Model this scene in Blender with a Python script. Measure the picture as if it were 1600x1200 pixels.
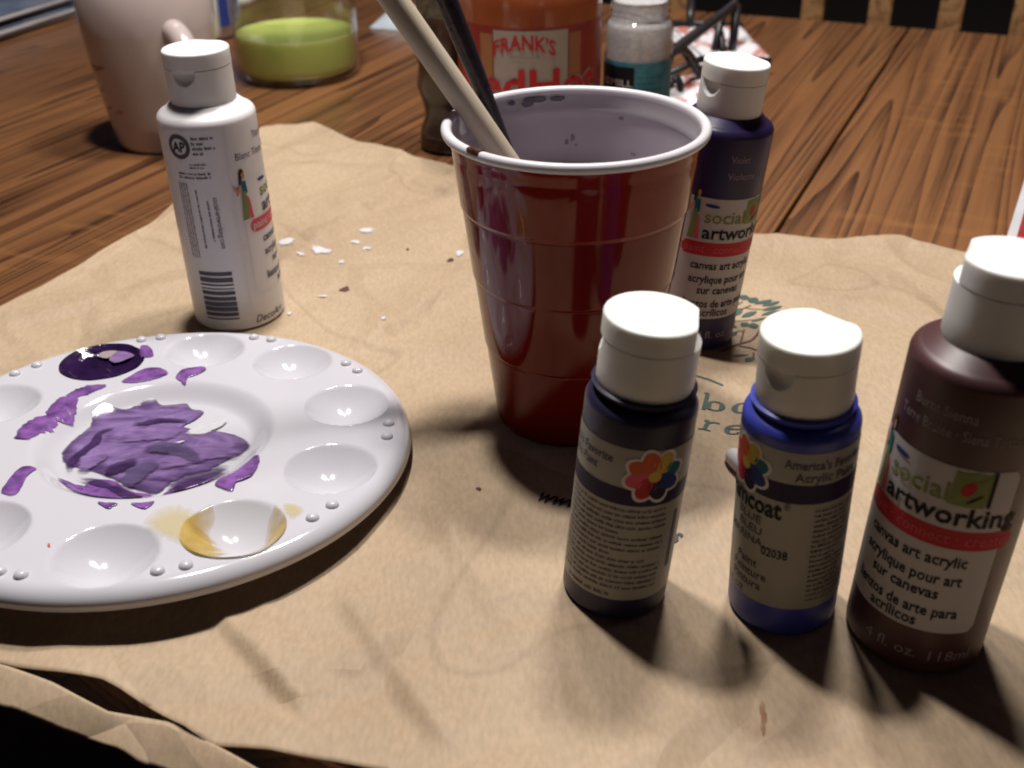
import bpy, bmesh, math, random
from mathutils import Vector, Matrix, noise
R = math.radians
SC = bpy.context.scene
for o in list(bpy.data.objects):
    bpy.data.objects.remove(o)
COL = SC.collection

# ------------------------------------------------------------------ camera, world, lights, exposure
FPX, PITCH, ROLL, CAMZ = 1700.0, R(30.4), R(0.9), 0.238
cam_d = bpy.data.cameras.new('camera')
cam = bpy.data.objects.new('camera', cam_d)
COL.objects.link(cam)
cam_d.sensor_width = 36
cam_d.lens = FPX / 1600 * 36
cam_d.clip_start = 0.01
cam_d.clip_end = 50
cam_d.dof.use_dof = True
cam_d.dof.focus_distance = 0.40
cam_d.dof.aperture_fstop = 15
cam.matrix_world = Matrix.Translation((0, 0, CAMZ)) @ Matrix.Rotation(R(90) - PITCH, 4, 'X') @ Matrix.Rotation(-ROLL, 4, 'Z')
SC.camera = cam

w = bpy.data.worlds.new('World')
SC.world = w
w.use_nodes = True
bg = w.node_tree.nodes['Background']
bg.inputs[0].default_value = (0.95, 0.74, 0.95, 1)
bg.inputs[1].default_value = 0.014

def bulb(loc, power, rad=0.035, col=(1.0, 0.95, 0.905)):
    l = bpy.data.lights.new('ceiling_bulb', 'POINT')
    l.energy = power
    l.shadow_soft_size = rad
    l.color = col
    o = bpy.data.objects.new('ceiling_bulb', l)
    COL.objects.link(o)
    o.location = loc
bulb((0.185, 0.67, 0.95), 23, 0.06)   # bulbs of the lamp above the far half of the table
bulb((-0.12, 0.56, 0.95), 31, 0.035)
bulb((0.03, 0.72, 0.97), 8, 0.03)

SC.view_settings.view_transform = 'Standard'
SC.view_settings.look = 'None'
SC.view_settings.gamma = 1
SC.view_settings.exposure = 0.0
SC.render.engine = 'CYCLES'
SC.cycles.filter_width = 1.9
SC.cycles.max_bounces = 10
SC.cycles.transparent_max_bounces = 16

# ------------------------------------------------------------------ helpers
def ray(px, py):
    x = (px - 800) / FPX
    y = -(py - 600) / FPX
    c, s = math.cos(ROLL), math.sin(ROLL)
    xr, yr = x * c + y * s, -x * s + y * c
    return Vector((xr, math.cos(PITCH) + yr * math.sin(PITCH), -math.sin(PITCH) + yr * math.cos(PITCH)))

def gp(px, py, z=0.0):
    """point at height z that the photograph shows at a pixel"""
    d = ray(px, py)
    return Vector((0, 0, CAMZ)) + d * ((z - CAMZ) / d.z)

def ss(a, b, x):
    t = min(1, max(0, (x - a) / (b - a)))
    return t * t * (3 - 2 * t)

def link(name, mesh, parent=None, mat=None, smooth=False, autosmooth=None):
    o = bpy.data.objects.new(name, mesh)
    COL.objects.link(o)
    if parent is not None:
        o.parent = parent
    if mat is not None and not mesh.materials:
        mesh.materials.append(mat)
    if smooth or autosmooth:
        mesh.polygons.foreach_set('use_smooth', [True] * len(mesh.polygons))
    if autosmooth:
        mesh.set_sharp_from_angle(angle=R(autosmooth))
    return o

def mk(name, verts, faces, parent=None, mat=None, smooth=False, autosmooth=None):
    m = bpy.data.meshes.new(name)
    m.from_pydata([tuple(v) for v in verts], [], faces)
    m.update()
    return link(name, m, parent, mat, smooth, autosmooth)

def frombm(name, bm, parent=None, mat=None, smooth=False, autosmooth=None):
    m = bpy.data.meshes.new(name)
    bm.normal_update()
    bm.to_mesh(m)
    bm.free()
    return link(name, m, parent, mat, smooth, autosmooth)

def empty(name, loc, label, cat, group=None, axis=None):
    o = bpy.data.objects.new(name, None)
    COL.objects.link(o)
    o.empty_display_size = 0.01
    if axis is None:
        o.location = loc
    else:
        az = Vector(axis).normalized()
        ux = (Vector((1, 0, 0)) - az * az.x).normalized()
        vy = az.cross(ux)
        M = Matrix((ux, vy, az)).transposed().to_4x4()
        M.translation = Vector(loc)
        o.matrix_world = M
    tag(o, label, cat, group)
    return o

def tag(o, label, cat, group=None, kind=None):
    o['label'] = label
    o['category'] = cat
    if group:
        o['group'] = group
    if kind:
        o['kind'] = kind

def lathe(profile, n=64, rfun=None):
    """profile: list of (r, z); theta 0 faces -Y, positive turns to +X. returns verts, faces"""
    V, F = [], []
    rows = []
    for k, (r, z) in enumerate(profile):
        if r < 1e-6:
            rows.append([len(V)])
            V.append((0, 0, z))
        else:
            row = []
            for i in range(n):
                t = 2 * math.pi * i / n
                rr, zz = (rfun(r, z, t) if rfun else (r, z))
                row.append(len(V))
                V.append((rr * math.sin(t), -rr * math.cos(t), zz))
            rows.append(row)
    for a, b in zip(rows[:-1], rows[1:]):
        if len(a) == 1 and len(b) == 1:
            continue
        for i in range(n):
            j = (i + 1) % n
            if len(a) == 1:
                F.append((a[0], b[j], b[i]))
            elif len(b) == 1:
                F.append((a[i], a[j], b[0]))
            else:
                F.append((a[i], a[j], b[j], b[i]))
    return V, F

def arc(cx, cz, r, a0, a1, n=6, rz=None):
    rz = rz or r
    return [(cx + r * math.cos(R(a0 + (a1 - a0) * i / n)), cz + rz * math.sin(R(a0 + (a1 - a0) * i / n))) for i in range(n + 1)]

def tube(pts, rad, n=12, closed_ends=True):
    """tube along pts; rad number or list. returns verts, faces"""
    pts = [Vector(p) for p in pts]
    V, F = [], []
    up = None
    for k, p in enumerate(pts):
        d = (pts[min(k + 1, len(pts) - 1)] - pts[max(k - 1, 0)]).normalized()
        if up is None:
            up = Vector((0, 0, 1)) if abs(d.z) < 0.9 else Vector((1, 0, 0))
        u = d.cross(up).normalized()
        up = u.cross(d).normalized()
        r = rad[k] if isinstance(rad, (list, tuple)) else rad
        for i in range(n):
            t = 2 * math.pi * i / n
            V.append(p + (u * math.cos(t) + up * math.sin(t)) * r)
    for k in range(len(pts) - 1):
        for i in range(n):
            j = (i + 1) % n
            F.append((k * n + i, k * n + j, (k + 1) * n + j, (k + 1) * n + i))
    if closed_ends:
        F.append(tuple(reversed(range(n))))
        F.append(tuple(range((len(pts) - 1) * n, len(pts) * n)))
    return V, F

def boxmesh(sx, sy, sz, bev=0.0, seg=2):
    bm = bmesh.new()
    bmesh.ops.create_cube(bm, size=1)
    for v in bm.verts:
        v.co = Vector((v.co.x * sx, v.co.y * sy, v.co.z * sz))
    if bev:
        bmesh.ops.bevel(bm, geom=list(bm.edges), offset=bev, segments=seg, affect='EDGES', profile=0.5)
    return bm

def catmull(P, m=6, closed=True):
    out = []
    n = len(P)
    for i in range(n if closed else n - 1):
        if closed:
            p0, p1, p2, p3 = P[(i - 1) % n], P[i], P[(i + 1) % n], P[(i + 2) % n]
        else:
            p0, p1, p2, p3 = P[max(i - 1, 0)], P[i], P[i + 1], P[min(i + 2, n - 1)]
        for k in range(m):
            t = k / m
            out.append(tuple(0.5 * (2 * b + (c - a) * t + (2 * a - 5 * b + 4 * c - d) * t * t + (3 * b - a - 3 * c + d) * t ** 3)
                             for a, b, c, d in zip(p0, p1, p2, p3)))
    if not closed:
        out.append(tuple(P[-1]))
    return out

# ------------------------------------------------------------------ materials
def nodes_of(name):
    m = bpy.data.materials.new(name)
    m.use_nodes = True
    nt = m.node_tree
    return m, nt, nt.nodes, nt.links, nt.nodes['Principled BSDF']

def mat(name, c1, rough=0.4, c2=None, scale=60, spec=0.5, coat=0.0, coatr=0.1, bump=0.0, bscale=200, sss=0.0, sssr=0.004,
        rvar=0.0, metal=0.0, trans=0.0, stretch=None):
    m, nt, N, L, P = nodes_of(name)
    P.inputs['Roughness'].default_value = rough
    P.inputs['Specular IOR Level'].default_value = spec
    P.inputs['Coat Weight'].default_value = coat
    P.inputs['Coat Roughness'].default_value = coatr
    P.inputs['Metallic'].default_value = metal
    P.inputs['Transmission Weight'].default_value = trans
    if sss:
        P.inputs['Subsurface Weight'].default_value = sss
        P.inputs['Subsurface Radius'].default_value = (1, 0.9, 0.8)
        P.inputs['Subsurface Scale'].default_value = sssr
    tc = N.new('ShaderNodeTexCoord')
    src = tc.outputs['Object']
    if stretch:
        mp = N.new('ShaderNodeMapping')
        mp.inputs['Scale'].default_value = stretch
        L.new(src, mp.inputs['Vector'])
        src = mp.outputs['Vector']
    nz = N.new('ShaderNodeTexNoise')
    nz.inputs['Scale'].default_value = scale
    nz.inputs['Detail'].default_value = 5
    L.new(src, nz.inputs['Vector'])
    c2 = c2 or tuple(v * 0.86 for v in c1)
    cr = N.new('ShaderNodeValToRGB')
    cr.color_ramp.elements[0].position = 0.35
    cr.color_ramp.elements[1].position = 0.65
    cr.color_ramp.elements[0].color = (*c2, 1)
    cr.color_ramp.elements[1].color = (*c1, 1)
    L.new(nz.outputs['Fac'], cr.inputs['Fac'])
    L.new(cr.outputs['Color'], P.inputs['Base Color'])
    if rvar:
        mr = N.new('ShaderNodeMapRange')
        mr.inputs['To Min'].default_value = max(0, rough - rvar)
        mr.inputs['To Max'].default_value = rough + rvar
        L.new(nz.outputs['Fac'], mr.inputs['Value'])
        L.new(mr.outputs['Result'], P.inputs['Roughness'])
    if bump:
        n2 = N.new('ShaderNodeTexNoise')
        n2.inputs['Scale'].default_value = bscale
        n2.inputs['Detail'].default_value = 4
        L.new(src, n2.inputs['Vector'])
        b = N.new('ShaderNodeBump')
        b.inputs['Strength'].default_value = 0.6
        b.inputs['Distance'].default_value = bump
        L.new(n2.outputs['Fac'], b.inputs['Height'])
        L.new(b.outputs['Normal'], P.inputs['Normal'])
    return m

def thin_glass(name, tint=(0.97, 0.98, 0.97), rough=0.02):
    m, nt, N, L, P = nodes_of(name)
    out = N['Material Output']
    tr = N.new('ShaderNodeBsdfTransparent')
    tr.inputs['Color'].default_value = (*tint, 1)
    gl = N.new('ShaderNodeBsdfGlossy')
    nz = N.new('ShaderNodeTexNoise')
    nz.inputs['Scale'].default_value = 90
    mr = N.new('ShaderNodeMapRange')
    mr.inputs['To Min'].default_value = rough
    mr.inputs['To Max'].default_value = rough + 0.12
    L.new(nz.outputs['Fac'], mr.inputs['Value'])
    L.new(mr.outputs['Result'], gl.inputs['Roughness'])
    lw = N.new('ShaderNodeLayerWeight')
    lw.inputs['Blend'].default_value = 0.5
    pw = N.new('ShaderNodeMath'); pw.operation = 'POWER'; pw.inputs[1].default_value = 3.0
    L.new(lw.outputs['Facing'], pw.inputs[0])
    fr = N.new('ShaderNodeMath'); fr.operation = 'MULTIPLY_ADD'; fr.inputs[1].default_value = 0.75; fr.inputs[2].default_value = 0.06
    L.new(pw.outputs[0], fr.inputs[0])
    mx = N.new('ShaderNodeMixShader')
    L.new(fr.outputs[0], mx.inputs['Fac'])
    L.new(tr.outputs[0], mx.inputs[1])
    L.new(gl.outputs[0], mx.inputs[2])
    L.new(mx.outputs[0], out.inputs['Surface'])
    return m

def film(name, col, alpha=0.5, scale=120, rough=0.12, hard=0.5):
    """thin translucent wash of paint"""
    m, nt, N, L, P = nodes_of(name)
    tc = N.new('ShaderNodeTexCoord')
    nz = N.new('ShaderNodeTexNoise')
    nz.inputs['Scale'].default_value = scale
    nz.inputs['Detail'].default_value = 4
    L.new(tc.outputs['Object'], nz.inputs['Vector'])
    mr = N.new('ShaderNodeMapRange')
    mr.inputs['From Min'].default_value = 0.3
    mr.inputs['From Max'].default_value = 0.7
    mr.inputs['To Min'].default_value = alpha * (1 - hard)
    mr.inputs['To Max'].default_value = min(1, alpha * (1 + hard))
    L.new(nz.outputs['Fac'], mr.inputs['Value'])
    L.new(mr.outputs['Result'], P.inputs['Alpha'])
    P.inputs['Base Color'].default_value = (*col, 1)
    P.inputs['Roughness'].default_value = rough
    return m

def wood_mat(name, light, dark, pore, rough=0.32, offs=0.0, rings=78, fleck=True, coat=0.25):
    m, nt, N, L, P = nodes_of(name)
    tc = N.new('ShaderNodeTexCoord')
    oi = N.new('ShaderNodeObjectInfo')
    ad = N.new('ShaderNodeVectorMath')
    ad.operation = 'MULTIPLY_ADD'
    cb = N.new('ShaderNodeCombineXYZ')
    for k in range(3):
        L.new(oi.outputs['Random'], cb.inputs[k])
    ad.inputs[1].default_value = (7.3, 5.1, 9.7)
    L.new(cb.outputs[0], ad.inputs[0])
    L.new(tc.outputs['Object'], ad.inputs[2])
    def mapped(s):
        mp = N.new('ShaderNodeMapping')
        mp.inputs['Scale'].default_value = s
        L.new(ad.outputs[0], mp.inputs['Vector'])
        return mp.outputs['Vector']
    def nzn(s, sc, det=3, rgh=0.5):
        n = N.new('ShaderNodeTexNoise')
        n.inputs['Scale'].default_value = sc
        n.inputs['Detail'].default_value = det
        n.inputs['Roughness'].default_value = rgh
        L.new(mapped(s), n.inputs['Vector'])
        return n.outputs['Fac']
    def mth(op, a, b=None, c=None):
        n = N.new('ShaderNodeMath')
        n.operation = op
        for i, v in enumerate((a, b, c)):
            if v is None:
                continue
            if isinstance(v, (int, float)):
                n.inputs[i].default_value = v
            else:
                L.new(v, n.inputs[i])
        return n.outputs[0]
    broad = nzn((12.0, 0.30, 12.0), 1.0, 2, 0.45)
    fine = nzn((60, 2.0, 60), 1.0, 2)
    ringv = mth('FRACT', mth('ADD', mth('MULTIPLY', broad, rings * 0.55), mth('MULTIPLY', fine, 0.55)))
    ring = mth('POWER', ringv, 2.4)                       # soft early wood, hard late-wood edge
    pores = nzn((330, 6, 330), 1.0, 3, 0.6)
    pm = N.new('ShaderNodeMapRange')
    pm.inputs['From Min'].default_value = 0.46
    pm.inputs['From Max'].default_value = 0.62
    L.new(pores, pm.inputs['Value'])
    pore_f = mth('MULTIPLY', pm.outputs['Result'], mth('ADD', mth('MULTIPLY', ring, 0.85), 0.15))
    cr = N.new('ShaderNodeValToRGB')
    cr.color_ramp.elements[0].color = (*light, 1)
    cr.color_ramp.elements[1].color = (*dark, 1)
    L.new(ring, cr.inputs['Fac'])
    mx = N.new('ShaderNodeMix')
    mx.data_type = 'RGBA'
    L.new(pore_f, mx.inputs['Factor'])
    L.new(cr.outputs['Color'], mx.inputs['A'])
    mx.inputs['B'].default_value = (*pore, 1)
    tone = nzn((9, 1.2, 9), 1.0, 2)
    hs = N.new('ShaderNodeHueSaturation')
    L.new(mth('ADD', mth('MULTIPLY', tone, 0.7), 0.65), hs.inputs['Value'])
    L.new(mx.outputs['Result'], hs.inputs['Color'])
    last = hs.outputs['Color']
    if fleck:
        fl = nzn((26, 75, 26), 1.0, 3)
        fmask = nzn((5.5, 2.6, 5.5), 1.0, 1)
        f1 = N.new('ShaderNodeMapRange')
        f1.inputs['From Min'].default_value = 0.56
        f1.inputs['From Max'].default_value = 0.72
        L.new(fl, f1.inputs['Value'])
        f2 = N.new('ShaderNodeMapRange')
        f2.inputs['From Min'].default_value = 0.5
        f2.inputs['From Max'].default_value = 0.62
        L.new(fmask, f2.inputs['Value'])
        m2 = N.new('ShaderNodeMix')
        m2.data_type = 'RGBA'
        L.new(mth('MULTIPLY', mth('MULTIPLY', f1.outputs['Result'], f2.outputs['Result']), 0.28), m2.inputs['Factor'])
        L.new(last, m2.inputs['A'])
        m2.inputs['B'].default_value = (light[0] * 1.7, light[1] * 1.75, light[2] * 1.5, 1)
        last = m2.outputs['Result']
    L.new(last, P.inputs['Base Color'])
    P.inputs['Roughness'].default_value = rough
    P.inputs['Coat Weight'].default_value = coat
    P.inputs['Coat Roughness'].default_value = 0.22
    b = N.new('ShaderNodeBump')
    b.inputs['Strength'].default_value = 0.35
    b.inputs['Distance'].default_value = 0.00010
    b.invert = True
    L.new(pore_f, b.inputs['Height'])
    L.new(b.outputs['Normal'], P.inputs['Normal'])
    return m

def paper_mat():
    m, nt, N, L, P = nodes_of('kraft_paper')
    tc = N.new('ShaderNodeTexCoord')
    def nzn(sc, det=4, st=None, rgh=0.5, dist=0):
        n = N.new('ShaderNodeTexNoise')
        n.inputs['Scale'].default_value = sc
        n.inputs['Detail'].default_value = det
        n.inputs['Roughness'].default_value = rgh
        n.inputs['Distortion'].default_value = dist
        if st:
            mp = N.new('ShaderNodeMapping')
            mp.inputs['Scale'].default_value = st
            mp.inputs['Rotation'].default_value = (0, 0, R(25))
            L.new(tc.outputs['Object'], mp.inputs['Vector'])
            L.new(mp.outputs['Vector'], n.inputs['Vector'])
        else:
            L.new(tc.outputs['Object'], n.inputs['Vector'])
        return n.outputs['Fac']
    a = nzn(9, 3)
    cr = N.new('ShaderNodeValToRGB')
    e = cr.color_ramp.elements
    e[0].position, e[0].color = 0.33, (0.40, 0.29, 0.19, 1)
    e[1].position, e[1].color = 0.66, (0.48, 0.362, 0.24, 1)
    L.new(a, cr.inputs['Fac'])
    # fibre speckle
    f = nzn(700, 2, (1, 0.35, 1))
    mf = N.new('ShaderNodeMapRange')
    mf.inputs['From Min'].default_value = 0.3
    mf.inputs['From Max'].default_value = 0.7
    mf.inputs['To Min'].default_value = 0.90
    mf.inputs['To Max'].default_value = 1.08
    L.new(f, mf.inputs['Value'])
    # dried water marks: thin darker rims
    s = nzn(7, 1, None, 0.4, 0.6)
    sub = N.new('ShaderNodeMath'); sub.operation = 'SUBTRACT'; sub.inputs[1].default_value = 0.56
    L.new(s, sub.inputs[0])
    ab = N.new('ShaderNodeMath'); ab.operation = 'ABSOLUTE'
    L.new(sub.outputs[0], ab.inputs[0])
    ms = N.new('ShaderNodeMapRange')
    ms.inputs['From Min'].default_value = 0.0
    ms.inputs['From Max'].default_value = 0.012
    ms.inputs['To Min'].default_value = 0.86
    ms.inputs['To Max'].default_value = 1.0
    L.new(ab.outputs[0], ms.inputs['Value'])
    mu = N.new('ShaderNodeMath'); mu.operation = 'MULTIPLY'
    L.new(mf.outputs['Result'], mu.inputs[0]); L.new(ms.outputs['Result'], mu.inputs[1])
    hs = N.new('ShaderNodeHueSaturation')
    L.new(mu.outputs[0], hs.inputs['Value'])
    L.new(cr.outputs['Color'], hs.inputs['Color'])
    L.new(hs.outputs['Color'], P.inputs['Base Color'])
    P.inputs['Roughness'].default_value = 0.62
    P.inputs['Specular IOR Level'].default_value = 0.35
    # crumple + fibre relief
    v = N.new('ShaderNodeTexVoronoi')
    v.feature = 'DISTANCE_TO_EDGE'
    v.inputs['Scale'].default_value = 11
    wv = N.new('ShaderNodeVectorMath'); wv.operation = 'MULTIPLY_ADD'
    nn = N.new('ShaderNodeTexNoise'); nn.inputs['Scale'].default_value = 12
    L.new(tc.outputs['Object'], nn.inputs['Vector'])
    L.new(nn.outputs['Color'], wv.inputs[0]); wv.inputs[1].default_value = (0.05, 0.05, 0.05)
    L.new(tc.outputs['Object'], wv.inputs[2])
    L.new(wv.outputs[0], v.inputs['Vector'])
    b1 = N.new('ShaderNodeBump'); b1.inputs['Strength'].default_value = 0.5; b1.inputs['Distance'].default_value = 0.004
    mv = N.new('ShaderNodeMapRange'); mv.inputs['From Max'].default_value = 0.13
    L.new(v.outputs['Distance'], mv.inputs['Value'])
    L.new(mv.outputs['Result'], b1.inputs['Height'])
    b2 = N.new('ShaderNodeBump'); b2.inputs['Strength'].default_value = 0.3; b2.inputs['Distance'].default_value = 0.00018
    L.new(nzn(650, 4), b2.inputs['Height'])
    L.new(b1.outputs['Normal'], b2.inputs['Normal'])
    b3 = N.new('ShaderNodeBump'); b3.inputs['Strength'].default_value = 0.35; b3.inputs['Distance'].default_value = 0.0015
    L.new(nzn(55, 4), b3.inputs['Height'])
    L.new(b2.outputs['Normal'], b3.inputs['Normal'])
    L.new(b3.outputs['Normal'], P.inputs['Normal'])
    return m

M = {}
M['oak'] = wood_mat('oak_table', (0.225, 0.098, 0.038), (0.090, 0.036, 0.015), (0.020, 0.008, 0.005))
M['chair'] = wood_mat('chair_wood', (0.30, 0.16, 0.07), (0.19, 0.09, 0.038), (0.07, 0.03, 0.014), rings=20, fleck=False)
M['paper'] = paper_mat()
M['floor'] = mat('floor_carpet', (0.11, 0.088, 0.075), 0.9, bump=0.002, bscale=300)
M['cap'] = mat('cap_plastic', (0.80, 0.80, 0.75), 0.42, (0.77, 0.77, 0.72), 25, sss=0.25, sssr=0.003, bump=0.00005, bscale=900)
M['capw'] = mat('cap_plastic_neutral', (0.80, 0.79, 0.78), 0.42, (0.76, 0.75, 0.74), 25, sss=0.25, sssr=0.003, bump=0.00005, bscale=900)
M['white_body'] = mat('white_bottle_plastic', (0.76, 0.74, 0.75), 0.34, (0.72, 0.70, 0.71), 20, sss=0.3, sssr=0.004)
M['violet'] = mat('violet_paint_bottle', (0.025, 0.016, 0.075), 0.38, (0.026, 0.017, 0.072), 30, spec=0.34)
M['plum'] = mat('dark_purple_paint_bottle', (0.024, 0.019, 0.052), 0.40, (0.020, 0.016, 0.044), 30, spec=0.34)
M['blue'] = mat('blue_paint_bottle', (0.038, 0.052, 0.36), 0.40, (0.032, 0.045, 0.32), 30, spec=0.5)
M['sienna'] = mat('sienna_paint_bottle', (0.082, 0.031, 0.034), 0.42, (0.068, 0.025, 0.028), 30, spec=0.5)
M['label'] = mat('label_paper', (0.50, 0.475, 0.485), 0.45, (0.47, 0.445, 0.455), 40, spec=0.3)
M['label2'] = mat('label_paper_cream', (0.35, 0.335, 0.29), 0.42, (0.325, 0.31, 0.27), 40, spec=0.3)
M['label_dim'] = mat('sauce_label_cream', (0.37, 0.33, 0.30), 0.4, (0.34, 0.30, 0.27), 40)
M['ink'] = mat('black_ink', (0.015, 0.014, 0.02), 0.5, spec=0.12)
M['inkgrey'] = mat('grey_ink', (0.10, 0.09, 0.12), 0.5, spec=0.12)
M['inkfaint'] = mat('pale_ink', (0.34, 0.28, 0.30), 0.5, spec=0.12)
M['inkgreen'] = mat('olive_ink', (0.23, 0.27, 0.09), 0.5, spec=0.12)
M['inkred'] = mat('red_ink', (0.50, 0.035, 0.045), 0.5, spec=0.12)
M['inkpink'] = mat('pink_ink', (0.72, 0.11, 0.16), 0.5, spec=0.12)
M['inkteal'] = mat('teal_ink', (0.02, 0.14, 0.18), 0.5, spec=0.12)
M['inkblue'] = mat('blue_ink', (0.03, 0.05, 0.22), 0.5, spec=0.12)
M['inkskin'] = mat('skin_ink', (0.55, 0.30, 0.20), 0.5, spec=0.12)
M['inkbrown'] = mat('brown_ink', (0.06, 0.025, 0.015), 0.5, spec=0.12)
M['inkwhite'] = mat('white_ink', (0.75, 0.72, 0.70), 0.5, spec=0.12)
M['inkpurple'] = mat('purple_ink', (0.03, 0.02, 0.06), 0.45, spec=0.12)
M['inkyellow'] = mat('yellow_ink', (0.62, 0.45, 0.08), 0.5, spec=0.12)
M['inkorange'] = mat('orange_ink', (0.62, 0.12, 0.05), 0.5, spec=0.12)
M['bag_green'] = mat('bag_print_green', (0.045, 0.085, 0.075), 0.6, (0.07, 0.12, 0.10), 400)
M['bag_brown'] = mat('bag_print_brown', (0.12, 0.055, 0.05), 0.6, (0.16, 0.08, 0.065), 400)
M['bag_black'] = mat('bag_print_black', (0.02, 0.018, 0.018), 0.6)
M['palette'] = mat('palette_plastic', (0.57, 0.565, 0.615), 0.11, (0.555, 0.55, 0.60), 12, spec=0.5)
def translucent_plastic(name, col, rough, amt, spec=0.5, col2=None):
    m = mat(name, col, rough, col2, 15, spec=spec)
    nt = m.node_tree
    N, L = nt.nodes, nt.links
    P = N['Principled BSDF']
    tr = N.new('ShaderNodeBsdfTranslucent')
    tr.inputs['Color'].default_value = (min(1, col[0] * 2.2), col[1] * 2.2, col[2] * 2.2, 1)
    mx = N.new('ShaderNodeMixShader')
    mx.inputs['Fac'].default_value = amt
    L.new(P.outputs[0], mx.inputs[1])
    L.new(tr.outputs[0], mx.inputs[2])
    L.new(mx.outputs[0], N['Material Output'].inputs['Surface'])
    return m
M['cup_red'] = translucent_plastic('red_cup_plastic', (0.22, 0.011, 0.005), 0.085, 0.14, 0.42)
M['cup_white'] = mat('cup_rim', (0.70, 0.68, 0.71), 0.3, (0.64, 0.61, 0.66), 45)
M['lining'] = translucent_plastic('cup_lining', (0.54, 0.52, 0.55), 0.33, 0.12, 0.4, (0.46, 0.435, 0.47))
M['water'] = mat('murky_water', (0.30, 0.24, 0.30), 0.05)
M['handle_wood'] = mat('pale_brush_wood', (0.58, 0.50, 0.38), 0.5, (0.46, 0.38, 0.28), 30, stretch=(8, 8, 0.6), bump=0.0003, bscale=60)
M['handle_black'] = mat('black_brush_lacquer', (0.018, 0.012, 0.018), 0.32, (0.03, 0.02, 0.025), 300, bump=0.0004, bscale=500)
M['mug'] = mat('glazed_stoneware', (0.50, 0.43, 0.41), 0.22, (0.44, 0.36, 0.34), 14, coat=0.3)
M['glass'] = thin_glass('clear_glass')
M['lemon'] = mat('cloudy_green_drink', (0.54, 0.62, 0.17), 0.15, (0.50, 0.58, 0.15), 30, sss=0.5, sssr=0.02)
M['sauce'] = mat('hot_sauce_glass', (0.32, 0.085, 0.03), 0.16, (0.24, 0.055, 0.018), 25, coat=0.6, coatr=0.05)
M['salt'] = mat('coarse_salt', (0.52, 0.49, 0.50), 0.7, (0.42, 0.39, 0.40), 380, bump=0.0003, bscale=500)
M['teal'] = mat('teal_band', (0.05, 0.24, 0.30), 0.4, (0.03, 0.15, 0.20), 160)
M['iron'] = mat('black_iron', (0.018, 0.016, 0.02), 0.4, spec=0.6)
M['napkin'] = mat('printed_napkin', (0.78, 0.77, 0.80), 0.8, (0.72, 0.70, 0.73), 40)
M['napred'] = film('napkin_red_print', (0.60, 0.16, 0.12), 0.55, 60, 0.8, 0.9)
M['mill'] = mat('dark_turned_wood', (0.05, 0.022, 0.014), 0.3, (0.025, 0.012, 0.008), 40, coat=0.3)
M['mag'] = mat('magazine_paper', (0.66, 0.66, 0.68), 0.4, (0.5, 0.5, 0.54), 14)
M['magblue'] = mat('magazine_cover', (0.05, 0.08, 0.16), 0.3, (0.25, 0.28, 0.34), 9)
M['spot'] = mat('brown_spot', (0.10, 0.045, 0.04), 0.5)
def brushed_paint():
    m, nt, N, L, P = nodes_of('mixed_purple_paint')
    tc = N.new('ShaderNodeTexCoord')
    mp = N.new('ShaderNodeMapping')
    mp.inputs['Rotation'].default_value = (0, 0, R(-28))
    mp.inputs['Scale'].default_value = (1.0, 2.6, 1.0)
    L.new(tc.outputs['Object'], mp.inputs['Vector'])
    nz = N.new('ShaderNodeTexNoise')
    nz.inputs['Scale'].default_value = 38
    nz.inputs['Detail'].default_value = 6
    nz.inputs['Roughness'].default_value = 0.62
    nz.inputs['Distortion'].default_value = 1.6
    L.new(mp.outputs['Vector'], nz.inputs['Vector'])
    cr = N.new('ShaderNodeValToRGB')
    e = cr.color_ramp.elements
    e[0].position, e[0].color = 0.28, (0.045, 0.020, 0.080, 1)
    e[1].position, e[1].color = 0.72, (0.33, 0.23, 0.44, 1)
    for pos, c in ((0.37, (0.13, 0.075, 0.20, 1)), (0.48, (0.185, 0.115, 0.28, 1)), (0.58, (0.245, 0.155, 0.36, 1))):
        q = e.new(pos)
        q.color = c
    L.new(nz.outputs['Fac'], cr.inputs['Fac'])
    at = N.new('ShaderNodeAttribute')
    at.attribute_name = 'cover'
    n3 = N.new('ShaderNodeTexNoise')
    n3.inputs['Scale'].default_value = 95
    L.new(tc.outputs['Object'], n3.inputs['Vector'])
    ad = N.new('ShaderNodeMath'); ad.operation = 'MULTIPLY_ADD'
    L.new(n3.outputs['Fac'], ad.inputs[0]); ad.inputs[1].default_value = 1.1
    L.new(at.outputs['Fac'], ad.inputs[2])
    rm = N.new('ShaderNodeMapRange')
    rm.inputs['From Min'].default_value = 0.62
    rm.inputs['From Max'].default_value = 1.0
    rm.inputs['To Min'].default_value = 0.65
    rm.inputs['To Max'].default_value = 0.0
    L.new(ad.outputs[0], rm.inputs['Value'])
    mxc = N.new('ShaderNodeMix'); mxc.data_type = 'RGBA'
    L.new(rm.outputs['Result'], mxc.inputs['Factor'])
    L.new(cr.outputs['Color'], mxc.inputs['A'])
    mxc.inputs['B'].default_value = (0.030, 0.012, 0.055, 1)      # unmixed dark purple left at the rim
    L.new(mxc.outputs['Result'], P.inputs['Base Color'])
    P.inputs['Roughness'].default_value = 0.24
    P.inputs['Coat Weight'].default_value = 0.4
    P.inputs['Coat Roughness'].default_value = 0.1
    b = N.new('ShaderNodeBump')
    b.inputs['Strength'].default_value = 0.5
    b.inputs['Distance'].default_value = 0.00010
    L.new(nz.outputs['Fac'], b.inputs['Height'])
    L.new(b.outputs['Normal'], P.inputs['Normal'])
    return m
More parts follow.
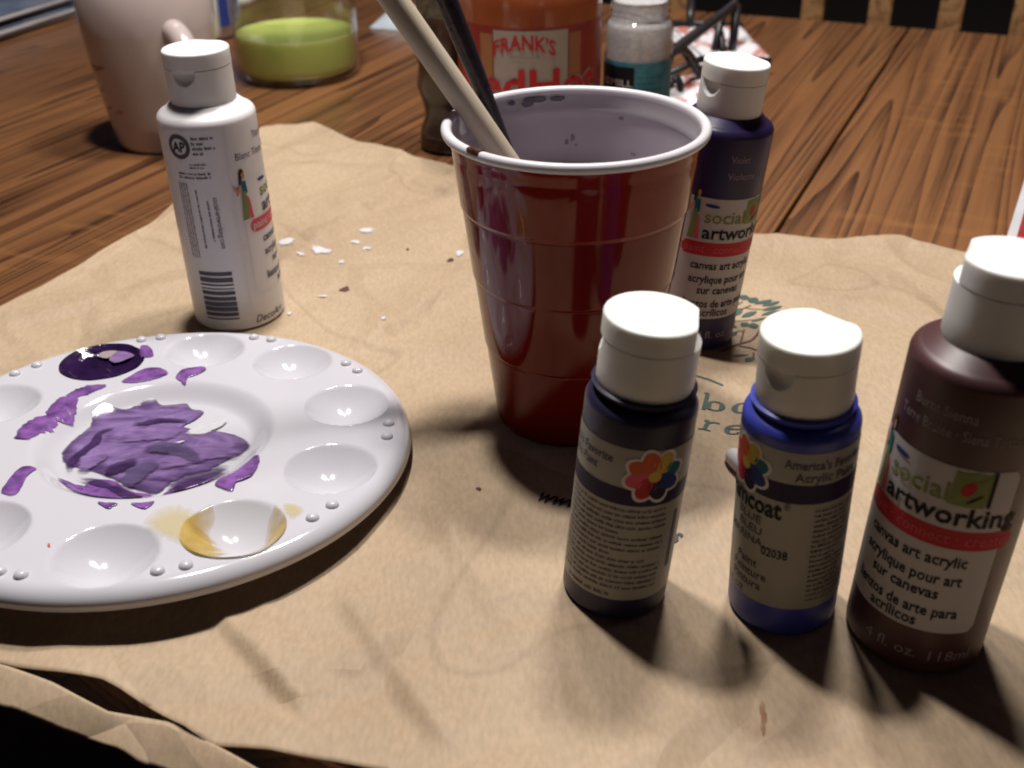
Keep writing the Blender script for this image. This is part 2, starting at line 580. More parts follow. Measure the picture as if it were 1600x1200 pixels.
def soft_edge(m, thr=0.28, wid=0.30, nscale=330, amt=0.9, amax=1.0, stretch=(1, 1, 1)):
    """thin paint: coverage fades raggedly to nothing at the rim of the patch"""
    nt = m.node_tree
    N, L = nt.nodes, nt.links
    P = N['Principled BSDF']
    at = N.new('ShaderNodeAttribute')
    at.attribute_name = 'cover'
    tc = N.new('ShaderNodeTexCoord')
    mp = N.new('ShaderNodeMapping')
    mp.inputs['Scale'].default_value = stretch
    mp.inputs['Rotation'].default_value = (0, 0, R(-28))
    L.new(tc.outputs['Object'], mp.inputs['Vector'])
    nz = N.new('ShaderNodeTexNoise')
    nz.inputs['Scale'].default_value = nscale
    nz.inputs['Detail'].default_value = 3
    L.new(mp.outputs['Vector'], nz.inputs['Vector'])
    ma_ = N.new('ShaderNodeMath'); ma_.operation = 'MULTIPLY_ADD'
    L.new(nz.outputs['Fac'], ma_.inputs[0]); ma_.inputs[1].default_value = amt
    L.new(at.outputs['Fac'], ma_.inputs[2])
    mr = N.new('ShaderNodeMapRange')
    mr.inputs['From Min'].default_value = thr + amt * 0.5 - wid / 2
    mr.inputs['From Max'].default_value = thr + amt * 0.5 + wid / 2
    mr.inputs['To Max'].default_value = amax
    L.new(ma_.outputs[0], mr.inputs['Value'])
    L.new(mr.outputs['Result'], P.inputs['Alpha'])
    return m
def cover(o, vals):
    a = o.data.attributes.new('cover', 'FLOAT', 'POINT')
    a.data.foreach_set('value', vals)
M['glint'] = soft_edge(mat('painted_glint', (0.70, 0.69, 0.70), 0.08, (0.64, 0.62, 0.62), 200), 0.22, 0.35, 500, 0.6, 1.0)  # white colour standing in for lamp glints on the bag
for nm_, c1_, c2_ in (('lav_stroke', (0.30, 0.19, 0.42), (0.19, 0.11, 0.29)), ('deep_stroke', (0.075, 0.034, 0.125), (0.040, 0.018, 0.070)), ('grey_stroke', (0.13, 0.095, 0.205), (0.085, 0.058, 0.14))):
    M[nm_] = soft_edge(mat(nm_ + '_paint', c1_, 0.25, c2_, 120, coat=0.3, coatr=0.1, stretch=(1, 2.6, 1)), 0.45, 0.45, 170, 0.8, 0.85, (0.5, 3.0, 1))
M['purple_mix'] = soft_edge(brushed_paint(), 0.03, 0.10, 160, 0.22, 1.0, (0.6, 3.0, 1))
M['lavender'] = mat('lavender_paint', (0.27, 0.17, 0.36), 0.25, (0.17, 0.095, 0.25), 80, coat=0.4, coatr=0.1, stretch=(1, 3, 1), bump=0.0008, bscale=220)
M['purple_lite'] = mat('light_purple_paint', (0.27, 0.115, 0.39), 0.25, (0.10, 0.04, 0.17), 150, coat=0.4, coatr=0.1, bump=0.0008, bscale=260)
soft_edge(M['purple_lite'], 0.06, 0.22, 260, 0.4, 1.0, (0.5, 2.5, 1))
M['purple_dark'] = mat('deep_purple_paint', (0.030, 0.010, 0.060), 0.10, (0.014, 0.005, 0.030), 120, coat=0.8, coatr=0.03, bump=0.0012, bscale=140)
M['paint_white'] = soft_edge(mat('white_paint', (0.68, 0.67, 0.71), 0.15, bump=0.0006, bscale=300), 0.25, 0.3, 240, 0.5, 1.0, (0.5, 2.5, 1))
M['ochre'] = soft_edge(mat('ochre_wash', (0.50, 0.34, 0.085), 0.10, (0.60, 0.45, 0.16), 120), 0.22, 0.65, 130, 0.75, 0.9)
M['ochre_pale'] = soft_edge(mat('pale_ochre_wash', (0.66, 0.53, 0.20), 0.15, (0.68, 0.57, 0.28), 70), 0.22, 0.6, 90, 0.4, 0.5)
M['plastic_white'] = mat('white_plastic', (0.76, 0.74, 0.72), 0.35)
M['cardred'] = mat('card_red', (0.33, 0.03, 0.035), 0.4)
M['cloth'] = mat('pale_cloth', (0.55, 0.62, 0.68), 0.8, (0.40, 0.45, 0.50), 30)
M['olive'] = mat('peppercorns', (0.16, 0.13, 0.08), 0.6, (0.05, 0.04, 0.025), 300)

# ------------------------------------------------------------------ text
_tc = {}
def text2d(s, bold=0.0, shear=0.0):
    """outline font -> (verts2d, tris), height 1 em, start x=0, baseline y=0"""
    key = (s, bold, shear)
    if key in _tc:
        return _tc[key]
    c = bpy.data.curves.new('t', 'FONT')
    c.body = s
    c.size = 1.0
    c.offset = bold
    c.shear = shear
    c.resolution_u = 2
    o = bpy.data.objects.new('t', c)
    COL.objects.link(o)
    bpy.context.view_layer.update()
    dg = bpy.context.evaluated_depsgraph_get()
    me = bpy.data.meshes.new_from_object(o.evaluated_get(dg))
    bm = bmesh.new()
    bm.from_mesh(me)
    bmesh.ops.triangulate(bm, faces=list(bm.faces))
    for _ in range(2):
        le = [e for e in bm.edges if e.calc_length() > 0.35]
        if le:
            bmesh.ops.subdivide_edges(bm, edges=le, cuts=1)
            bmesh.ops.triangulate(bm, faces=list(bm.faces))
    bm.verts.index_update()
    V = [(v.co.x, v.co.y) for v in bm.verts]
    F = [tuple(v.index for v in f.verts) for f in bm.faces]
    bm.free()
    bpy.data.objects.remove(o)
    bpy.data.curves.remove(c)
    bpy.data.meshes.remove(me)
    x0 = min(v[0] for v in V)
    x1 = max(v[0] for v in V)
    V = [((x - x0), y) for x, y in V]
    _tc[key] = (V, F, x1 - x0)
    return _tc[key]

class Cyl:
    """printing on a round body: arc angle in degrees (0 faces -Y, + turns to +X) and height in mm"""
    def __init__(s, rad, taper=None):
        s.r = rad
        s.rf = taper
    def p(s, th, z, off):
        r = (s.rf(z / 1000) if s.rf else s.r) + off
        t = R(th)
        return (r * math.sin(t), -r * math.cos(t), z / 1000)

def print_text(cy, parent, s, t0, t1, z, h, mat, bold=0.0, off=0.00028, shear=0.0, arch=0.0, slope=0.0, name='lettering'):
    """text from angle t0 to t1, baseline z mm, em height h mm"""
    V, F, wd = text2d(s, bold, shear)
    out = []
    for x, y in V:
        u = x / wd
        out.append(cy.p(t0 + (t1 - t0) * u, z + y * h + arch * (1 - (2 * u - 1) ** 2) + slope * u, off))
    return mk(name, out, F, parent, mat)

def print_vert(cy, parent, s, th, z0, z1, h, mat, bold=0.0, off=0.00028):
    """text running down the bottle: from z0 to z1 at angle th"""
    V, F, wd = text2d(s, bold)
    return mk('lettering', [cy.p(th + math.degrees(y * h / 1000 / cy.r), z0 + (z1 - z0) * x / wd, off) for x, y in V], F, parent, mat)

def patch(cy, parent, name, t0, t1, z0, z1, mat, off=0.00012, corner=0.0, n=None, skew=0.0):
    """curved rectangle of label stock; corner = corner radius in mm"""
    n = n or max(2, int(abs(t1 - t0) / 4))
    V, F = [], []
    m = 2
    wmm = R(abs(t1 - t0)) * cy.r * 1000
    for i in range(n + 1):
        u = i / n
        d = min(u, 1 - u) * wmm
        ins = 0
        if corner and d < corner:
            ins = corner - math.sqrt(max(0, corner ** 2 - (corner - d) ** 2))
        for j in range(m + 1):
            zz = (z0 + ins) + (z1 - z0 - 2 * ins) * j / m
            V.append(cy.p(t0 + (t1 - t0) * u, zz + skew * (u - .5), off))
    for i in range(n):
        for j in range(m):
            a = i * (m + 1) + j
            F.append((a, a + m + 1, a + m + 2, a + 1))
    return mk(name, V, F, parent, mat, smooth=True)

def poly_patch(cy, parent, name, pts, mat, off=0.0003):
    """closed star-shaped outline [(theta, z mm)] printed on the body"""
    c = (sum(p[0] for p in pts) / len(pts), sum(p[1] for p in pts) / len(pts))
    V = [cy.p(c[0], c[1], off)] + [cy.p((c[0] + p[0]) / 2, (c[1] + p[1]) / 2, off) for p in pts] + [cy.p(p[0], p[1], off) for p in pts]
    n = len(pts)
    F = []
    for i in range(n):
        j = (i + 1) % n
        F.append((0, 1 + i, 1 + j))
        F.append((1 + i, 1 + n + i, 1 + n + j, 1 + j))
    return mk(name, V, F, parent, mat)

def oval(cx, cz, rt, rz, rot=0, n=18):
    out = []
    for i in range(n):
        a = 2 * math.pi * i / n
        x, z = rt * math.cos(a), rz * math.sin(a)
        c, s = math.cos(R(rot)), math.sin(R(rot))
        out.append((cx + x * c - z * s, cz + x * s + z * c))
    return out

def small_print(cy, parent, t0, t1, z0, z1, rows, mat, seed=1, fill=0.95, hgt=0.62, name='small_print', vertical=False, off=0.00026):
    """rows of print too small to read: ragged word shapes made of letter strokes"""
    rnd = random.Random(seed)
    V, F = [], []
    k = 180 / math.pi / (cy.r * 1000)            # degrees per mm
    for r_ in range(rows):
        if vertical:
            base = t0 + (t1 - t0) * (r_ + 0.5) / rows
            pitch = abs(t1 - t0) / rows
            u, end = 0.0, abs(z1 - z0) * (fill if rnd.random() < .8 else fill * rnd.uniform(.6, .95))
            hh = pitch * hgt
        else:
            base = z1 + (z0 - z1) * (r_ + 0.5) / rows
            pitch = abs(z1 - z0) / rows
            u, end = 0.0, abs(t1 - t0) / k * (fill if rnd.random() < .75 else fill * rnd.uniform(.5, .95))
            hh = pitch * hgt
        lw = (hh if not vertical else hh / k) * 0.55
        while u < end:
            for _ in range(rnd.randint(2, 9)):
                if u > end:
                    break
                a = rnd.choice((0.7, 0.7, 1.0, 0.75))
                x0, x1 = u, u + lw * rnd.uniform(.5, .85)
                if vertical:
                    q = [(base - hh * .5, z1 - x0), (base - hh * .5, z1 - x1), (base + hh * (a - .5), z1 - x1), (base + hh * (a - .5), z1 - x0)]
                else:
                    q = [(t0 + x0 * k, base - hh * .5), (t0 + x1 * k, base - hh * .5), (t0 + x1 * k, base + hh * (a - .5)), (t0 + x0 * k, base + hh * (a - .5))]
                n0 = len(V)
                V += [cy.p(p[0], p[1], off) for p in q]
                F.append((n0, n0 + 1, n0 + 2, n0 + 3))
                u += lw
            u += lw * 0.9
    return mk(name, V, F, parent, mat)

# ------------------------------------------------------------------ setting: floor, table
TZ = -0.004                                            # table top
AZ = R(25.3)                                           # direction of the boards
DV = Vector((math.sin(AZ), math.cos(AZ), 0))
QV = Vector((math.cos(AZ), -math.sin(AZ), 0))
P0, P1 = 0.165, 1.150
def tp(q, p, z=0.0):
    return QV * q + DV * p + Vector((0, 0, z))

fl = mk('floor', [(-6, -4, -0.744), (6, -4, -0.744), (6, 8, -0.744), (-6, 8, -0.744)], [(0, 1, 2, 3)], None, M['floor'])
fl['kind'] = 'structure'

table = empty('dining_table', tp(-0.31, 0.65, -0.744), 'reddish brown oak dining table with wide boards under the brown paper', 'table')
table.rotation_euler = (0, 0, -AZ)
rnd = random.Random(4)
bw, bl = 0.2, P1 - P0
bmx = boxmesh(bw - 0.0022, bl, 0.028, 0.0012, 2)
plank_mesh = bpy.data.meshes.new('board')
bmx.to_mesh(plank_mesh); bmx.free()
plank_mesh.materials.append(M['oak'])
for k in range(8):
    o = link('board', plank_mesh, table)
    o.location = (-1.01 + 0.2 * k + 0.31, (P0 + P1) / 2 - 0.65, 0.744 + TZ - 0.014 - rnd.uniform(0, 0.0003))
frombm('apron', boxmesh(1.45, bl - 0.16, 0.07, 0.003), table, M['oak']).location = (0, 0.0, 0.744 + TZ - 0.0285 - 0.035)
for sx in (-0.7, 0.7):
    for sy in (-0.40, 0.40):
        V, F = lathe([(0, 0), (0.022, 0), (0.03, 0.05), (0.026, 0.2), (0.036, 0.45), (0.03, 0.55), (0.04, 0.60), (0.04, 0.642), (0, 0.642)], 20)
        mk('leg', V, F, table, M['oak'], autosmooth=40).location = (sx, sy, 0)

# ------------------------------------------------------------------ brown paper bag
BOT = {'fp': (0.0323, 0.2742, 0.082, -0.002, 0.0168), 'bl': (0.0853, 0.2657, -0.031, -0.016, 0.0168), 'ma': (0.1231, 0.2522, 0.035, -0.010, 0.0202),
       'bp': (0.0832, 0.4531, 0.089, -0.0225, 0.0202), 'wh': (-0.1329, 0.4805, -0.0115, -0.0124, 0.0216), 'cup': (0.0244, 0.3859, 0, 0, 0.031)}
PC = Vector((-0.1362, 0.3486, 0.0138))
PN = Vector((0.0184, 0.0491, 1)).normalized()
CREASE = [((-0.1234, 0.5223), (-0.0642, 0.6783), 0.0022, 0.016), ((-0.0718, 0.4398), (0.0119, 0.5595), 0.0022, 0.016),
          ((-0.0407, 0.3571), (-0.0082, 0.3952), 0.0016, 0.012), ((-0.03, 0.32), (0.0, 0.25), 0.0012, 0.016), ((-0.15, 0.60), (-0.09, 0.70), -0.0012, 0.02),
          ((0.10, 0.36), (0.24, 0.30), 0.0012, 0.02), ((0.13, 0.50), (0.24, 0.43), 0.0016, 0.02), ((-0.10, 0.27), (-0.06, 0.222), 0.0026, 0.010),
          ((-0.20, 0.60), (-0.09, 0.56), 0.0012, 0.014), ((-0.06, 0.66), (0.02, 0.60), 0.0025, 0.014), ((-0.24, 0.47), (-0.16, 0.52), 0.0015, 0.012),
          ((-0.055, 0.27), (-0.02, 0.21), 0.0016, 0.012)]
def seg_d(x, y, a, b):
    dx, dy = b[0] - a[0], b[1] - a[1]
    t = ((x - a[0]) * dx + (y - a[1]) * dy) / (dx * dx + dy * dy)
    tc = min(1, max(0, t))
    return math.hypot(x - a[0] - dx * tc, y - a[1] - dy * tc), t
def h_paper(x, y):
    v = Vector((x * 13, y * 13, 1.7))
    h = noise.noise(v) * 0.0018 + noise.noise(Vector((x * 34, y * 30, 4.1))) * 0.0007 + noise.noise(Vector((x * 80, y * 80, 9.1))) * 0.00022
    # crumple ridges
    rg = 1 - abs(noise.noise(Vector((x * 22, y * 18, 7.3)))) * 2
    h += max(0, rg - 0.55) * 0.0036
    for a, b, amp, wd in CREASE:
        d, t = seg_d(x, y, a, b)
        side = (b[0] - a[0]) * (y - a[1]) - (b[1] - a[1]) * (x - a[0])
        wd = wd * 1.4 if side > 0 else wd * 0.45
        if d < wd:
            h += 1.5 * amp * (1 - d / wd) * ss(-0.15, 0.1, t) * (1 - ss(0.9, 1.15, t))
    h = max(h, -0.003)
    for bx, by, lx, ly, r in BOT.values():
        d = math.hypot(x - bx, y - by)
        if d < r + 0.03:
            m = ss(r + 0.002, r + 0.028, d)
            h = h * m + (1 - m) * (-lx * (x - bx) - ly * (y - by) - 0.0003)
    d = math.hypot(x - PC.x, y - PC.y)
    if d < 0.125:
        pl = PC.z - (PN.x * (x - PC.x) + PN.y * (y - PC.y)) / PN.z
        k = 1 - ss(0.062, 0.093, d)
        h = h * ss(0.075, 0.125, d) + k * (pl - 0.0112)
    return h

far_px = [(-330, 680), (-200, 600), (0, 490), (120, 425), (245, 348), (330, 270), (410, 207), (490, 197), (560, 225), (690, 262), (790, 300), (900, 335), (1020, 350), (1175, 370),
          (1250, 378), (1320, 380), (1410, 378), (1510, 400), (1700, 430), (2050, 500)]
near_px = [((-330, 985), 0), ((-150, 1012), 0), ((12, 1037), 0.002), ((90, 1050), 0.003), ((160, 1062), 0.003), ((185, 1073), 0.003), ((275, 1130), 0.002), ((330, 1163), 0.002),
           ((420, 1168), 0.003), ((600, 1200), 0.003), ((800, 1262), 0.003), ((1100, 1390), 0), ((1700, 1750), 0), ((2300, 2300), 0)]
far_w = [gp(*q) for q in far_px]
near_w = [gp(q[0], q[1], z) for q, z in near_px]
def interp(P, x):
    if x <= P[0].x:
        return P[0]
    for a, b in zip(P[:-1], P[1:]):
        if x <= b.x:
            t = (x - a.x) / max(1e-9, b.x - a.x)
            return a.lerp(b, t)
    return P[-1]
bag = empty('paper_bag', (0, 0.4, TZ), 'crumpled brown kraft paper bag spread flat under the paints', 'paper bag')
XL, XR = -0.292, 0.345
NX, NY = 400, 270
V, F = [], []
for i in range(NX + 1):
    x = XL + (XR - XL) * i / NX
    nr, fa = interp(near_w, x), interp(far_w, x)
    fy = fa.y + noise.noise(Vector((x * 40, 3, 0))) * 0.004 + noise.noise(Vector((x * 160, 8, 0))) * 0.0012
    ny = nr.y + noise.noise(Vector((x * 60, 5, 0))) * 0.0005
    for j in range(NY + 1):
        y = ny + (fy - ny) * j / NY
        lift = nr.z * math.exp(-((y - ny) / 0.017) ** 2) if nr.z > 0 else 0
        fl_ = 0.0028 * math.exp(-((fy - y) / 0.01) ** 2) * (1 + noise.noise(Vector((x * 30, 1, 1))))
        V.append((x, y - 0.4, h_paper(x, y) + lift + fl_ - TZ))
for i in range(NX):
    for j in range(NY):
        a = i * (NY + 1) + j
        F.append((a, a + NY + 1, a + NY + 2, a + 1))
sheet = mk('sheet', V, F, bag, M['paper'], smooth=True)
md = sheet.modifiers.new('thickness', 'SOLIDIFY')
md.thickness = 0.00035
md.offset = -1
# lower ply peeping out at the table's end
lf = [gp(x, y, 0.002) for x, y in [(-230, 985), (-60, 1022), (12, 1040), (85, 1068), (170, 1112), (265, 1127), (335, 1163), (400, 1200), (560, 1275), (800, 1400)]]
ln = [gp(x, y, -0.003) for x, y in [(-230, 1010), (-60, 1078), (0, 1103), (125, 1150), (250, 1200), (420, 1262), (700, 1400)]]
V, F = [], []
n, m = 90, 12
def along(P, t):
    k = t * (len(P) - 1)
    i = min(int(k), len(P) - 2)
    return P[i].lerp(P[i + 1], k - i)
for i in range(n + 1):
    x = lf[0].x + (lf[-1].x - lf[0].x - 0.006) * i / n
    a, b = interp(lf, x), interp(ln, x)
    ed = noise.noise(Vector((x * 120, 2, 2))) * 0.0012
    for j in range(m + 1):
        if j < 2:                                     # folds down behind the ridge
            y = a.y + 0.003 * (2 - j) / 2 + 0.001
            z = 0.002 - 0.016 * (2 - j) / 2
        else:
            t = (j - 2) / (m - 2)
            y = a.y + (b.y + ed - a.y) * t
            z = 0.002 - 0.005 * t ** 1.3 + noise.noise(Vector((x * 45, y * 45, 6))) * 0.0008
        V.append((x, y - 0.4, z - TZ))
for i in range(n):
    for j in range(m):
        a = i * (m + 1) + j
        F.append((a, a + 1, a + m + 2, a + m + 1))
low = mk('lower_ply', V, F, bag, M['paper'], smooth=True)
md = low.modifiers.new('thickness', 'SOLIDIFY'); md.thickness = 0.00035; md.offset = -1

# print on the bag
def on_paper(name, pts2, faces, mt, off=0.00035):
    return mk(name, [(x, y - 0.4, h_paper(x, y) + off - TZ) for x, y in pts2], faces, bag, mt)
def flat_stroke(name, px, wmm, mt):
    P = catmull([gp(*q)[:2] for q in px], 5, False)
    V, F = [], []
    n = len(P)
    for i, p in enumerate(P):
        a, b = P[max(i - 1, 0)], P[min(i + 1, n - 1)]
        d = Vector((b[0] - a[0], b[1] - a[1])).normalized()
        w_ = (wmm[0] + (wmm[1] - wmm[0]) * i / (n - 1)) / 2000
        V += [(p[0] - d.y * w_, p[1] + d.x * w_), (p[0] + d.y * w_, p[1] - d.x * w_)]
    for i in range(n - 1):
        F.append((2 * i, 2 * i + 1, 2 * i + 3, 2 * i + 2))
    return on_paper(name, V, F, mt)
def leaf(px, py, dx, dy, wfrac):
    """printed leaf, pointed at both ends; (dx, dy) half length in pixels"""
    a, b = gp(px - dx, py - dy)[:2], gp(px + dx, py + dy)[:2]
    a, b = Vector(a), Vector(b)
    d = b - a
    nrm = Vector((-d.y, d.x)) * wfrac
    n = 8
    V = [a]
    for i in range(1, n):
        t = i / n
        wv = math.sin(math.pi * t) ** 0.8 * 0.5
        V += [a + d * t + nrm * wv, a + d * t - nrm * wv]
    V.append(b)
    F = [(0, 1, 2)]
    for i in range(n - 2):
        F.append((1 + 2 * i, 3 + 2 * i, 4 + 2 * i, 2 + 2 * i))
    F.append((2 * n - 3, 2 * n - 1, 2 * n - 2))
    on_paper('leaf', [tuple(v) for v in V], F, M['bag_green'])
BR = 'branch'
flat_stroke(BR, [(1126, 545), (1142, 537), (1158, 530), (1176, 524), (1188, 510), (1196, 496)], (1.6, 0.9), M['bag_brown'])
flat_stroke(BR, [(1158, 530), (1161, 518), (1164, 508)], (1.1, 0.7), M['bag_brown'])
flat_stroke(BR, [(1155, 534), (1172, 537), (1186, 543), (1200, 541)], (1.0, 0.6), M['bag_brown'])
flat_stroke(BR, [(1178, 546), (1178, 552), (1175, 558)], (0.9, 0.6), M['bag_brown'])
flat_stroke(BR, [(1146, 497), (1172, 495), (1200, 494)], (0.6, 0.4), M['bag_brown'])
flat_stroke(BR, [(1150, 489), (1160, 480), (1174, 474)], (0.8, 0.5), M['bag_brown'])
flat_stroke(BR, [(1165, 478), (1180, 480), (1192, 480)], (0.6, 0.4), M['bag_brown'])
flat_stroke(BR, [(1150, 476), (1161, 469)], (0.7, 0.5), M['bag_brown'])
flat_stroke(BR, [(1146, 516), (1156, 510), (1163, 513)], (0.6, 0.5), M['bag_brown'])
for a in [(1163, 462, 3, -4, .8), (1177, 466, 5, -4, .8), (1193, 469, 14, -3, .3), (1205, 472, 14, -3, .32), (1207, 479, 16, -3, .3), (1205, 486, 15, -3, .28),
          (1151, 484, 9, -5, .5), (1171, 487, 12, -4, .35), (1186, 495, 12, -2, .25), (1164, 501, 4, -3, .8), (1178, 503, 2, 4, .9), (1147, 504, 5, 3, .5),
          (1146, 516, 7, -4, .4), (1157, 550, 15, -1, .2), (1172, 559, 6, -4, .7), (1200, 505, 8, -4, .5), (1225, 497, 12, -3, .3), (1140, 470, 7, -4, .5), (1240, 515, 8, -2, .4)]:
    leaf(*a)
def paper_text(s, o_px, e_px, em, mt, bold=0.0, shear=0.0, upang=None, squeeze=1.0, name='lettering'):
    o, e = Vector(gp(*o_px)[:2]), Vector(gp(*e_px)[:2])
    V, F, wd = text2d(s, bold, shear)
    ex = (e - o)
    eu = Vector((-ex.y, ex.x)).normalized()
    if upang is not None:
        eu = Vector((math.cos(R(upang)), math.sin(R(upang))))
    return on_paper(name, [tuple(o + ex * (x / wd) + eu * y * em) for x, y in V], F, mt)
# serif letters drawn stroke by stroke: stem, bowl and serifs (unit: x-height 1)
def serif_word(word, o_px, e_px, xh, mt):
    o, e = Vector(gp(*o_px)[:2]), Vector(gp(*e_px)[:2])
    ex = (e - o).normalized()
    eu = Vector((-ex.y, ex.x))
    G = {'b': (1.25, [[(0.12, 0), (0.12, 1.75)], [(-0.06, 1.72), (0.12, 1.78)]], (0.58, 0.5, 0.45, 0.5, 0, 360)),
         'o': (1.20, [], (0.55, 0.5, 0.50, 0.52, 0, 360)),
         'r': (0.95, [[(0.2, 0), (0.2, 1.0)], [(0.0, 0.95), (0.2, 1.02)], [(-0.08, 0.03), (0.5, 0.03)], [(0.22, 0.72), (0.45, 0.98), (0.72, 0.93)]], None),
         'e': (1.12, [[(0.12, 0.56), (0.92, 0.56)]], (0.52, 0.5, 0.46, 0.52, 10, 325)),
         'c': (1.10, [[(0.80, 0.86), (0.86, 0.72)]], (0.52, 0.5, 0.46, 0.52, 50, 318))}
    x = 0
    for ch in word:
        adv, strokes, ring = G[ch]
        V, F = [], []
        def stroke(P, w0, w1):
            n0 = len(V)
            for i, p in enumerate(P):
                a, b = P[max(i - 1, 0)], P[min(i + 1, len(P) - 1)]
                d = Vector((b[0] - a[0], b[1] - a[1])).normalized()
                w_ = w0 + (w1 - w0) * i / max(1, len(P) - 1)
                V.append((p[0] - d.y * w_, p[1] + d.x * w_)); V.append((p[0] + d.y * w_, p[1] - d.x * w_))
            for i in range(len(P) - 1):
                k = n0 + 2 * i
                F.append((k, k + 1, k + 3, k + 2))
        for s_ in strokes:
            thick = 0.10 if abs(s_[0][0] - s_[-1][0]) < 0.05 else 0.045
            stroke(s_, thick, thick)
        if ring:
            cx, cy_, rx, ry, a0, a1 = ring
            n0 = len(V)
            n = 26
            for i in range(n + 1):
                a = R(a0 + (a1 - a0) * i / n)
                th = 0.05 + 0.09 * abs(math.cos(a)) ** 1.5
                V.append((cx + rx * math.cos(a), cy_ + ry * math.sin(a)))
                V.append((cx + (rx - 2 * th) * math.cos(a), cy_ + (ry - 0.09) * math.sin(a)))
            for i in range(n):
                k = n0 + 2 * i
                F.append((k, k + 1, k + 3, k + 2))
        on_paper('lettering', [tuple(o + ex * (x + vx) * xh * 1.25 + eu * vy * xh) for vx, vy in V], F, mt)
        x += adv
serif_word('bo', (1095, 642), (1160, 651), 0.0074, M['bag_green'])
serif_word('rec', (1093, 673), (1158, 687), 0.0072, M['bag_green'])
flat_stroke('rule', [(1082, 590), (1106, 598), (1129, 608)], (0.9, 0.9), M['bag_green'])
paper_text('www', (838, 783), (908, 803), 0.0105, M['bag_black'], 0.02, 0.25)
paper_text('s', (1046, 842), (1058, 847), 0.0105, M['bag_black'], 0.02, 0.25)
# brown spots, and bright glints painted on the bag as thin white patches
def blob_on_paper(name, px, py, rx, ry, mt, seed, thick=0.0006, rag=0.35):
    rn = random.Random(seed)
    ph = [rn.uniform(0, 6.28) for _ in range(4)]
    n, rings = 28, 4
    V, F = [], []
    c = gp(px, py)
    V.append((c.x, c.y, 1))
    for k in range(1, rings + 1):
        for i in range(n):
            a = 2 * math.pi * i / n
            q = 1 + rag * (0.5 * math.sin(2 * a + ph[0]) + 0.35 * math.sin(3 * a + ph[1]) + 0.3 * math.sin(5 * a + ph[2]) + 0.2 * math.sin(9 * a + ph[3]))
            g = gp(px + rx * q * math.cos(a) * k / rings, py + ry * q * math.sin(a) * k / rings)
            V.append((g.x, g.y, math.sqrt(max(0, 1 - (k / rings) ** 2))))
    for i in range(n):
        F.append((0, 1 + i, 1 + (i + 1) % n))
        for k in range(rings - 1):
            a, b = 1 + k * n + i, 1 + k * n + (i + 1) % n
            F.append((a, a + n, b + n, b))
    o = mk(name, [(x, y - 0.4, h_paper(x, y) + 0.00022 + thick * z - TZ) for x, y, z in V], F, bag, mt, smooth=True)
    cover(o, [1.0] + [1 - k / rings for k in range(1, rings + 1) for _ in range(n)])
    return o
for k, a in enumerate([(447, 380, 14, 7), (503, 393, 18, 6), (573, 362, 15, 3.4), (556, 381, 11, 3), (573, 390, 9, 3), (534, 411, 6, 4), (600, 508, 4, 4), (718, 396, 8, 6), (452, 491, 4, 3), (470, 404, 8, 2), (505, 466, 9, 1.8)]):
    blob_on_paper('white_glint', *a, M['glint'], k + 3, 0.0007, 0.24)
for k, a in enumerate([(539, 455, 7, 3.6), (637, 390, 2, 2), (704, 407, 6, 3), (748, 765, 4, 3.5)]):
    blob_on_paper('brown_spot', *a, M['spot'], k + 40, 0.0001)
blob_on_paper('brown_stain', 1192, 1125, 6, 24, film('rust_stain', (0.30, 0.12, 0.03), 0.4, 200, 0.6, 0.9), 77, 0.0001, 0.5)

# ------------------------------------------------------------------ paint bottles
def cap_profile(Rc, H0, H1):
    Hl = H1 - 0.0072
    pr = [(Rc - 0.0012, H0 + 0.0003), (Rc - 0.0002, H0), (Rc, H0 + 0.0006), (Rc, Hl - 0.009)]
    pr += [(Rc, Hl - 0.0066 + 0.0064 * i / 16) for i in range(17)]
    pr += [(Rc - 0.0005, Hl - 0.00008), (Rc - 0.0005, Hl + 0.00008), (Rc + 0.0001, Hl + 0.0003), (Rc + 0.0001, H1 - 0.004)]
    pr += arc(Rc - 0.0009, H1 - 0.0010, 0.0010, 0, 90, 5)
    pr += [(Rc - 0.002, H1 - 0.0001), (Rc * 0.6, H1 - 0.00025), (Rc * 0.3, H1 - 0.0003), (0, H1 - 0.0003)]
    return pr, Hl

